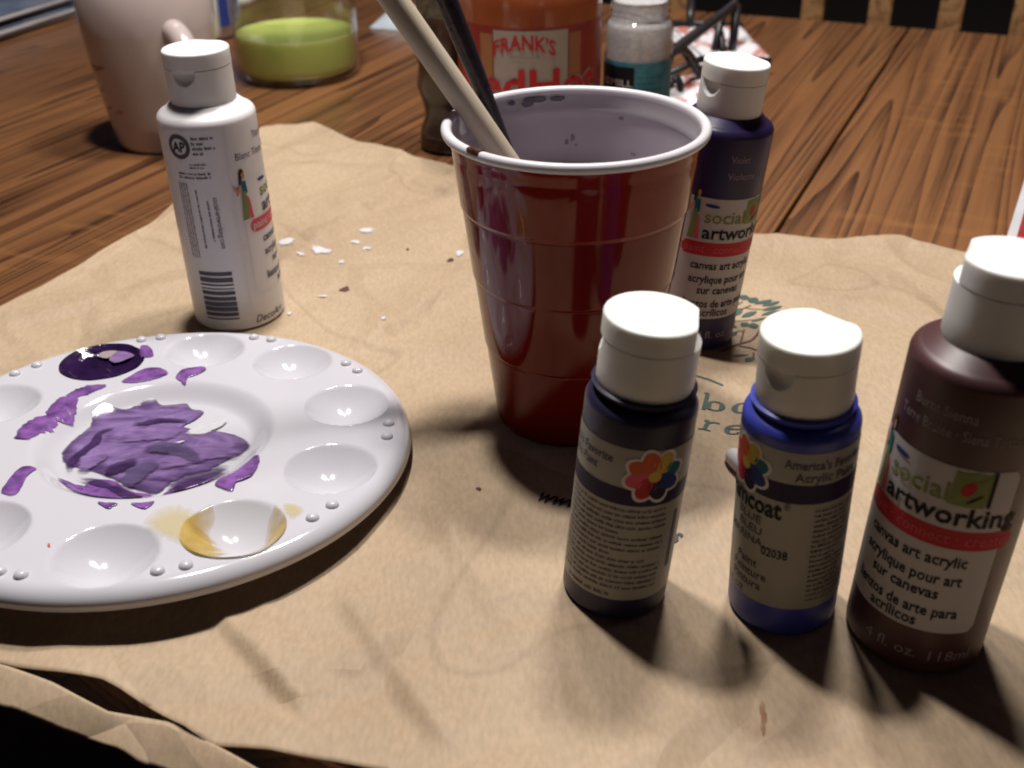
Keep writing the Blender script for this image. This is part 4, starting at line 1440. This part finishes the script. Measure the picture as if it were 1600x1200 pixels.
# brushes standing in the cup
def brush(name, label, a, b, prof, mt, tip):
    """a lower end, b a point higher up; prof = [(distance, radius)]"""
    a, b = Vector(a), Vector(b)
    d = (b - a).normalized()
    root = empty(name, tuple(a), label, 'paintbrush', 'brushes in the red cup', tuple(d))
    V, F = lathe([(0, prof[0][0])] + [(r, z) for z, r in prof] + [(0, prof[-1][0] + 0.002)], 28)
    mk('handle', V, F, root, mt, smooth=True)
    V, F = lathe([(0, 0.0), (tip * 0.5, 0.004), (tip, 0.014), (tip, prof[0][0]), (0, prof[0][0])], 20)
    mk('bristles', V, F, root, M['inkbrown'], smooth=True)
brush('paintbrush', 'thick pale unvarnished wooden brush handle leaning out of the red cup', (CX + 0.022, CY + 0.004, 0.033), (CX - 0.0402, CY + 0.0119, 0.1255),
      [(0.018, 0.0038), (0.03, 0.0042), (0.07, 0.0045), (0.12, 0.0049), (0.18, 0.0049), (0.215, 0.0040), (0.222, 0.002)], M['handle_wood'], 0.0036)
brush('paintbrush', 'slim black lacquered brush handle leaning behind the pale wooden one', (CX - 0.001, CY + 0.020, 0.040), (CX - 0.0318, CY + 0.0265, 0.1205),
      [(0.018, 0.0020), (0.04, 0.0022), (0.075, 0.0026), (0.11, 0.0038), (0.14, 0.0043), (0.18, 0.0040), (0.225, 0.0025), (0.23, 0.001)], M['handle_black'], 0.002)

# white rounded plastic piece behind the blue bottle
a, b = Vector((0.0825, 0.3450, 0.0040)), Vector((0.1000, 0.3050, 0.0040))
d = (b - a).normalized()
pts = [a + d * s for s in (0, 0.0004, 0.0015, 0.0032, 0.006, 0.012, 0.03, 0.043)]
V, F = tube(pts, [0.0006, 0.0016, 0.0027, 0.0035, 0.0039, 0.0040, 0.0040, 0.0039], 24)
o = mk('pen_cap', V, F, None, M['plastic_white'], autosmooth=50)
tag(o, 'small rounded white plastic cap lying on the paper behind the blue bottle', 'cap')

# ------------------------------------------------------------------ things at the back of the table
def on_table(x, y):
    return (x, y, TZ)
# mug
mug = empty('mug', on_table(-0.2445, 0.768), 'cream stoneware mug with a thick handle, behind the white bottle', 'mug', 'mugs at the back of the table')
mp2 = [(0, 0.002), (0.030, 0.002), (0.031, 0), (0.033, 0.0005), (0.0355, 0.005), (0.0375, 0.02), (0.0415, 0.05), (0.0445, 0.08), (0.0455, 0.106), (0.0447, 0.1075), (0.0438, 0.106), (0.0428, 0.08), (0.039, 0.05), (0.033, 0.012), (0, 0.008)]
V, F = lathe(mp2, 72)
mk('body', V, F, mug, M['mug'], autosmooth=60)
def mug_handle(parent, th, mt, r0, z0, z1, out, rad):
    t = R(th)
    u = Vector((math.sin(t), -math.cos(t), 0))
    pts = []
    for i in range(21):
        a = math.pi * i / 20
        rr = r0 + out * math.sin(a) ** 0.7
        z = z1 + (z0 - z1) * (1 - math.cos(a)) / 2
        pts.append(u * rr + Vector((0, 0, z)))
    V, F = tube(pts, rad, 14)
    mk('handle', V, F, parent, mt, smooth=True)
mug_handle(mug, 37, M['mug'], 0.038, 0.025, 0.084, 0.030, 0.0078)
cm = Cyl(0.0415, lambda z: 0.0375 + (z - 0.02) * 0.133 if z < 0.05 else 0.0415 + (z - 0.05) * 0.1)
for sd, (th, z) in enumerate([(-52, 60), (-46, 58.5), (-38, 60), (-50, 44), (-44, 32), (-30, 30)]):
    poly_patch(cm, mug, 'brown_print', oval(th, z, 4 + sd % 3, 1.2 + 0.4 * (sd % 2), 8), film('mug_print', (0.30, 0.10, 0.08), 0.5, 90, 0.4, 0.7) if sd == 0 else bpy.data.materials['mug_print'], 0.0009)
# second mug behind
mug2 = empty('mug', on_table(-0.300, 1.100), 'white mug with a dark blue printed panel beside the glass jar', 'mug', 'mugs at the back of the table')
V, F = lathe([(r * 0.98, z) for r, z in mp2], 64)
mk('body', V, F, mug2, M['plastic_white'], autosmooth=60)
patch(Cyl(0.041, lambda z: 0.040 + 0.0448 * 0 + max(0, z - 0.02) * 0.075), mug2, 'printed_panel', 42, 78, 14, 80, M['inkblue'], 0.0012)
mug_handle(mug2, 100, M['plastic_white'], 0.036, 0.03, 0.078, 0.026, 0.0055)
# glass jar with green drink
jar = empty('glass_jar', on_table(-0.1785, 0.945), 'clear glass jar a third full of cloudy green drink', 'jar')
jo = [(0, 0), (0.040, 0)] + arc(0.0415, 0.0105, 0.0105, -90, 0, 6) + [(0.0522, 0.03), (0.0522, 0.12), (0.050, 0.135), (0.040, 0.148), (0.037, 0.150), (0.037, 0.168), (0.0355, 0.168), (0.0355, 0.150)]
jo += [(0.0385, 0.146), (0.048, 0.133), (0.0500, 0.12), (0.0500, 0.03)] + arc(0.0410, 0.0130, 0.0088, 0, -90, 6) + [(0, 0.0042)]
V, F = lathe(jo, 80)
mk('glass', V, F, jar, M['glass'], autosmooth=50)
LQ = 0.0365
lq = [(0, 0.0044)] + arc(0.0405, 0.0132, 0.0086, -90, 0, 6) + [(0.0494, 0.03), (0.0495, LQ + 0.0008), (0.0480, LQ), (0, LQ)]
V, F = lathe(lq, 72)
li = mk('green_drink', V, F, None, M['lemon'], autosmooth=50)
li.location = jar.location
tag(li, 'cloudy yellow green drink inside the glass jar', 'drink')
# hot sauce bottle
sb = empty('sauce_bottle', on_table(0.0143, 0.700), 'orange hot sauce bottle with red and cream label behind the cup', 'bottle')
V, F = lathe([(0, 0.002), (0.036, 0.002), (0.040, 0)] + arc(0.0412, 0.004, 0.004, -90, 0, 4) + [(0.0452, 0.05), (0.0452, 0.108)] + arc(0.0302, 0.112, 0.015, 10, 70, 6) + [(0.024, 0.150), (0.016, 0.170), (0.0145, 0.200), (0, 0.200)], 80)
mk('body', V, F, sb, M['sauce'], autosmooth=60)
V, F = lathe([(0.0165, 0.188), (0.0165, 0.222), (0.012, 0.226), (0, 0.226)], 40)
mk('cap', V, F, sb, M['inkred'], autosmooth=50)
cs = Cyl(0.0452)
lab = patch(cs, sb, 'label', -175, 175, 22, 99, mat('label_red', (0.26, 0.028, 0.02), 0.35), 0.0002)
patch(cs, lab, 'cream_panel', -29, 29, 24, 97.4, M['label_dim'], 0.0005)
patch(cs, lab, 'brown_panel', -41, -30, 24, 95, mat('label_tan', (0.33, 0.14, 0.06), 0.4), 0.0005)
patch(cs, lab, 'brown_panel', 30, 41, 24, 95, bpy.data.materials['label_tan'], 0.0005)
print_text(cs, lab, "FRANK'S", -29, 19, 82.2, 12.0, M['inkred'], 0.022, 0.0008, 0.0, 4.6)
small_print(cs, lab, -16, 8, 81, 83.2, 1, M['inkfaint'], 51, off=0.0008)
for dx, dz in ((-2.0, 0), (2.0, 0), (0, 1.5), (0, -1.5), (-1.5, 1.1), (1.5, 1.1)):
    print_text(cs, lab, 'RedHot', -60 + dx, 57 + dx, 57.0 + dz, 26.0, M['label_dim'], 0.0, 0.0008 + 0.00001 * dx + 0.000007 * dz, name='lettering_outline')
for dx, dz in ((-1.0, 0), (1.0, 0), (0, 0.7), (0, -0.7), (0, 0)):
    print_text(cs, lab, 'RedHot', -60 + dx, 57 + dx, 57.0 + dz, 26.0, M['inkred'], 0.0, 0.0011 + 0.00001 * dx + 0.000007 * dz)
# spice jar
sp = empty('spice_jar', on_table(0.0875, 0.735), 'small glass spice jar of coarse salt with teal and black label', 'spice jar')
V, F = lathe([(0, 0), (0.019, 0)] + arc(0.0204, 0.002, 0.002, -90, 0, 3) + [(0.0224, 0.04), (0.0224, 0.083)] + arc(0.0174, 0.083, 0.005, 0, 60, 5) + [(0.0190, 0.0895), (0.0193, 0.0905), (0.0198, 0.0915), (0.0193, 0.0930), (0.0190, 0.0940), (0.0198, 0.0955), (0.0190, 0.0975), (0.0198, 0.0992), (0.0190, 0.101), (0.0190, 0.106), (0.0178, 0.106), (0.0178, 0.094)], 64)
mk('glass', V, F, sp, M['glass'], autosmooth=50)
V, F = lathe([(0, 0.002), (0.0205, 0.002), (0.0212, 0.0825), (0.0205, 0.0855), (0.0180, 0.0885), (0.0178, 0.0985), (0.010, 0.1000), (0, 0.0995)], 48)
mk('salt', V, F, sp, M['salt'], autosmooth=60)
c_s = Cyl(0.0224)
lab = patch(c_s, sp, 'label', -178, 178, 4, 63.2, M['teal'], 0.0002)
patch(c_s, lab, 'black_panel', -98, -12, 36, 60.5, M['ink'], 0.0005)
print_text(c_s, lab, 'STONEMILL', -122, -14, 47.6, 6.4, M['inkwhite'], 0.0, 0.0008)
small_print(c_s, lab, -6, 40, 40, 56, 4, M['inkteal'], 61, hgt=.4, off=0.0006)
# pepper mill
ml = empty('pepper_mill', on_table(-0.040, 0.742), 'dark turned pepper mill behind the brush handles', 'pepper mill')
V, F = lathe([(0, 0), (0.019, 0), (0.0215, 0.004), (0.0205, 0.014), (0.0165, 0.024), (0.0185, 0.034), (0.0215, 0.044), (0.0195, 0.058), (0.0215, 0.066), (0.0215, 0.088), (0.0205, 0.090), (0, 0.090)], 48)
mk('body', V, F, ml, M['mill'], autosmooth=60)
V, F = lathe([(0, 0.0902), (0.0195, 0.0902), (0.0195, 0.118), (0, 0.118)], 40)
mk('peppercorns', V, F, ml, M['olive'], autosmooth=50)
V, F = lathe([(0, 0.118), (0.021, 0.118), (0.022, 0.125), (0.015, 0.142), (0, 0.146)], 40)
mk('top', V, F, ml, M['mill'], autosmooth=50)
# wire rack
rack = empty('wire_rack', on_table(0.17, 0.93), 'black wrought iron wire rack beside the spice jar', 'rack')
def wire(pts, r=0.0028):
    V, F = tube([Vector(p) - Vector((0.17, 0.93, TZ)) for p in pts], r, 10)
    mk('wire', V, F, rack, M['iron'], smooth=True)
def wp(px, py, Y):
    d = ray(px, py)
    return Vector((0, 0, CAMZ)) + d * (Y / d.y)
b0, b1, b2, b3 = gp(1040, 170, 0), gp(1098, 97, 0), gp(1150, 82, 0), gp(1045, 35, 0)
for q in (b0, b1, b2, b3):
    q.z = TZ + 0.003
top_a, top_b = wp(1046, 84, 0.83), wp(1147, 8, 0.99)
wire([tuple(v) for v in (wp(1043, 98, 0.825), top_a, top_a.lerp(top_b, .5), top_b, wp(1150, -30, 1.0))], 0.0042)
wire(catmull([tuple(top_a), tuple(wp(1070, 78, 0.86)), tuple(wp(1088, 104, 0.88)), tuple(wp(1099, 150, 0.89)[:2]) + (TZ + 0.003,)], 6, False), 0.0033)
wire([tuple(wp(1151, 6, 0.99)), tuple(wp(1146, 60, 0.985)), tuple(wp(1141, 100, 0.98)[:2]) + (TZ + 0.003,)], 0.0040)
wire([tuple(wp(1128, 25, 0.98)), tuple(wp(1117, 75, 0.975)), tuple(wp(1113, 95, 0.975)[:2]) + (TZ + 0.003,)], 0.0034)
wire(catmull([tuple(wp(1117, 40, 0.98)), tuple(wp(1126, 52, 0.98)), tuple(wp(1130, 80, 0.97)), tuple(wp(1131, 95, 0.97)[:2]) + (TZ + 0.003,)], 5, False), 0.003)
wire(catmull([tuple(gp(1036, 152, TZ + 0.003)), tuple(wp(1048, 130, 0.86)), tuple(wp(1058, 124, 0.86)), tuple(wp(1063, 134, 0.86)), tuple(gp(1062, 154, TZ + 0.003))], 6, False), 0.0030)
wire([tuple(gp(1042, 36, TZ + 0.004)), tuple(gp(1100, 36, TZ + 0.004)), tuple(gp(1160, 40, TZ + 0.004))], 0.0028)
wire([tuple(gp(1040, 118, TZ + 0.012)), tuple(gp(1095, 92, TZ + 0.012)), tuple(gp(1205, 95, TZ + 0.012))], 0.0028)
wire([tuple(wp(1066, 82, 0.87)), tuple(wp(1092, 122, 0.86))], 0.0012)
wire([tuple(wp(1080, 0, 1.02)), tuple(wp(1078, 40, 1.0))], 0.0035)
def napkin(label, corners, z, seed):
    P = [gp(*c, z) for c in corners]
    c = sum(P, Vector()) / 4
    root = empty('napkin_stack', (c.x, c.y, TZ), label, 'napkin', 'paper napkins by the rack')
    for k in range(3):
        V, F = [], []
        n = 14
        for i in range(n + 1):
            for j in range(n + 1):
                u, v = i / n, j / n
                p = P[0].lerp(P[1], u).lerp(P[3].lerp(P[2], u), v)
                sh = 0.003 * (k - 1)
                V.append((p.x - c.x + sh, p.y - c.y + sh * .6, 0.0016 + k * 0.0024 + 0.0016 * noise.noise(Vector((u * 3, v * 3, seed + k)))))
        for i in range(n):
            for j in range(n):
                a = i * (n + 1) + j
                F.append((a, a + 1, a + n + 2, a + n + 1))
        o = mk('napkin', V, F, root, M['napkin'], smooth=True)
        md = o.modifiers.new('t', 'SOLIDIFY'); md.thickness = 0.0012; md.offset = 0
        if k == 2:
            o2 = mk('red_print', [(x, y, z_ + 0.0009) for x, y, z_ in V], [f for i_, f in enumerate(F) if noise.noise(Vector(((i_ // n) * .31, (i_ % n) * .31, seed))) > 0.12], root, M['napred'], smooth=True)
napkin('white paper napkins with red print lying beyond the wire rack', [(1046, 44), (1150, 40), (1200, 92), (1096, 90)], 0.003, 3)
napkin('white paper napkin with red edge lying in front of the wire rack', [(1034, 117), (1094, 118), (1096, 165), (1030, 172)], 0.003, 8)
# magazines at the left
for k, (lab_, ang, dx) in enumerate([('bottom magazine of the pile beside the mug', 0, 0), ('second magazine up in the pile beside the mug', 2.5, 0.006), ('third magazine up in the pile beside the mug', -2, -0.004), ('dark blue magazine on top of the pile', 3, 0.008)]):
    A, B = Vector((-0.493, 1.088)), Vector((-0.454, 1.191))
    d = (B - A).normalized()
    c = (A + B) / 2 + Vector((-d.y, d.x)) * 0.105 + d * 0.03
    o = empty('magazine', (c.x + dx, c.y, TZ + 0.0065 * k + 0.0033), lab_, 'magazine', 'magazines in a pile')
    o.rotation_euler = (0, 0, math.atan2(d.y, d.x) + R(ang))
    bmq = boxmesh(0.27, 0.205, 0.0050, 0.0012)
    frombm('pages', bmq, o, M['mag'])
    cv = frombm('cover', boxmesh(0.272, 0.207, 0.0007, 0.0003), o, M['magblue'] if k in (1, 3) else M['mag'])
    cv.location = (0, 0, 0.0029)
# red bordered card at the right
A, B = gp(1570, 378, 0), gp(1602, 276, 0)
d = (Vector(B[:2]) - Vector(A[:2])).normalized()
nrm = Vector((d.y, -d.x))
c = (Vector(A[:2]) + Vector(B[:2])) / 2 + nrm * 0.06
card = empty('booklet', (c.x, c.y, TZ), 'white booklet with red border lying at the edge of the paper', 'booklet')
card.rotation_euler = (0, 0, math.atan2(d.y, d.x))
frombm('pages', boxmesh(0.16, 0.12, 0.0030, 0.0006), card, M['mag']).location = (0, 0, 0.0016)
frombm('border', boxmesh(0.158, 0.112, 0.0004, 0.0001), card, M['cardred']).location = (0, -0.001, 0.0033)
frombm('page_panel', boxmesh(0.146, 0.096, 0.0004, 0.0001), card, M['label']).location = (0, -0.001, 0.0036)
class Flat:
    r = 1.0
    def p(s, th, z, off):
        return (th * 0.001, z * 0.001, 0.0038 + off)
small_rows = []
rn = random.Random(5)
V, F = [], []
for r_ in range(12):
    u = -66
    while u < 60:
        wv = rn.uniform(2, 7)
        n0 = len(V)
        zz_ = -40 + r_ * 6.5
        V += [(u / 1000, zz_ / 1000, 0.0039), ((u + wv) / 1000, zz_ / 1000, 0.0039), ((u + wv) / 1000, (zz_ + 2.6) / 1000, 0.0039), (u / 1000, (zz_ + 2.6) / 1000, 0.0039)]
        F.append((n0, n0 + 1, n0 + 2, n0 + 3))
        u += wv + 2
mk('small_print', V, F, card, M['inkgrey'])
# folded pale cloth at the back
cl = []
n = 20
V, F = [], []
for i in range(n + 1):
    for j in range(n + 1):
        u, v = i / n - .5, j / n - .5
        e = max(0, 1 - (2 * abs(u)) ** 6) * max(0, 1 - (2 * abs(v)) ** 6)
        V.append((u * 0.10, v * 0.08, (0.010 + 0.006 * noise.noise(Vector((u * 6, v * 6, 2)))) * e ** .4))
for i in range(n):
    for j in range(n):
        a = i * (n + 1) + j
        F.append((a, a + n + 1, a + n + 2, a + 1))
o = mk('folded_cloth', V, F, None, M['cloth'], smooth=True)
o.location = (-0.075, 1.175 - 0.04, TZ + 0.0004)
o.rotation_euler = (0, 0, -AZ)
tag(o, 'pale blue folded cloth at the back between jar and sauce bottle', 'cloth')

# chair beyond the far end of the table
cc = tp(-0.145, 1.215, -0.744)
chair = empty('dining_chair', tuple(cc), 'wooden slat back dining chair beyond the end of the table', 'chair')
chair.rotation_euler = (0, 0, -AZ)
for k in range(5):
    o = frombm('slat', boxmesh(0.024, 0.014, 0.62, 0.003), chair, M['chair'])
    o.location = (-0.070 + 0.0685 * k, 0.0, 0.45 + 0.31)
for s, z, h_ in ((0, 0.47, 0.05), (0, 1.08, 0.09)):
    frombm('rail', boxmesh(0.44, 0.022, h_, 0.004), chair, M['chair']).location = (0.0, 0, z)
for sx in (-0.22, 0.22):
    frombm('back_post', boxmesh(0.034, 0.034, 1.12, 0.005), chair, M['chair']).location = (sx, 0, 0.56)
    frombm('leg', boxmesh(0.034, 0.034, 0.43, 0.005), chair, M['chair']).location = (sx, 0.36, 0.215)
frombm('seat', boxmesh(0.46, 0.40, 0.03, 0.01), chair, M['chair']).location = (0, 0.19, 0.445)
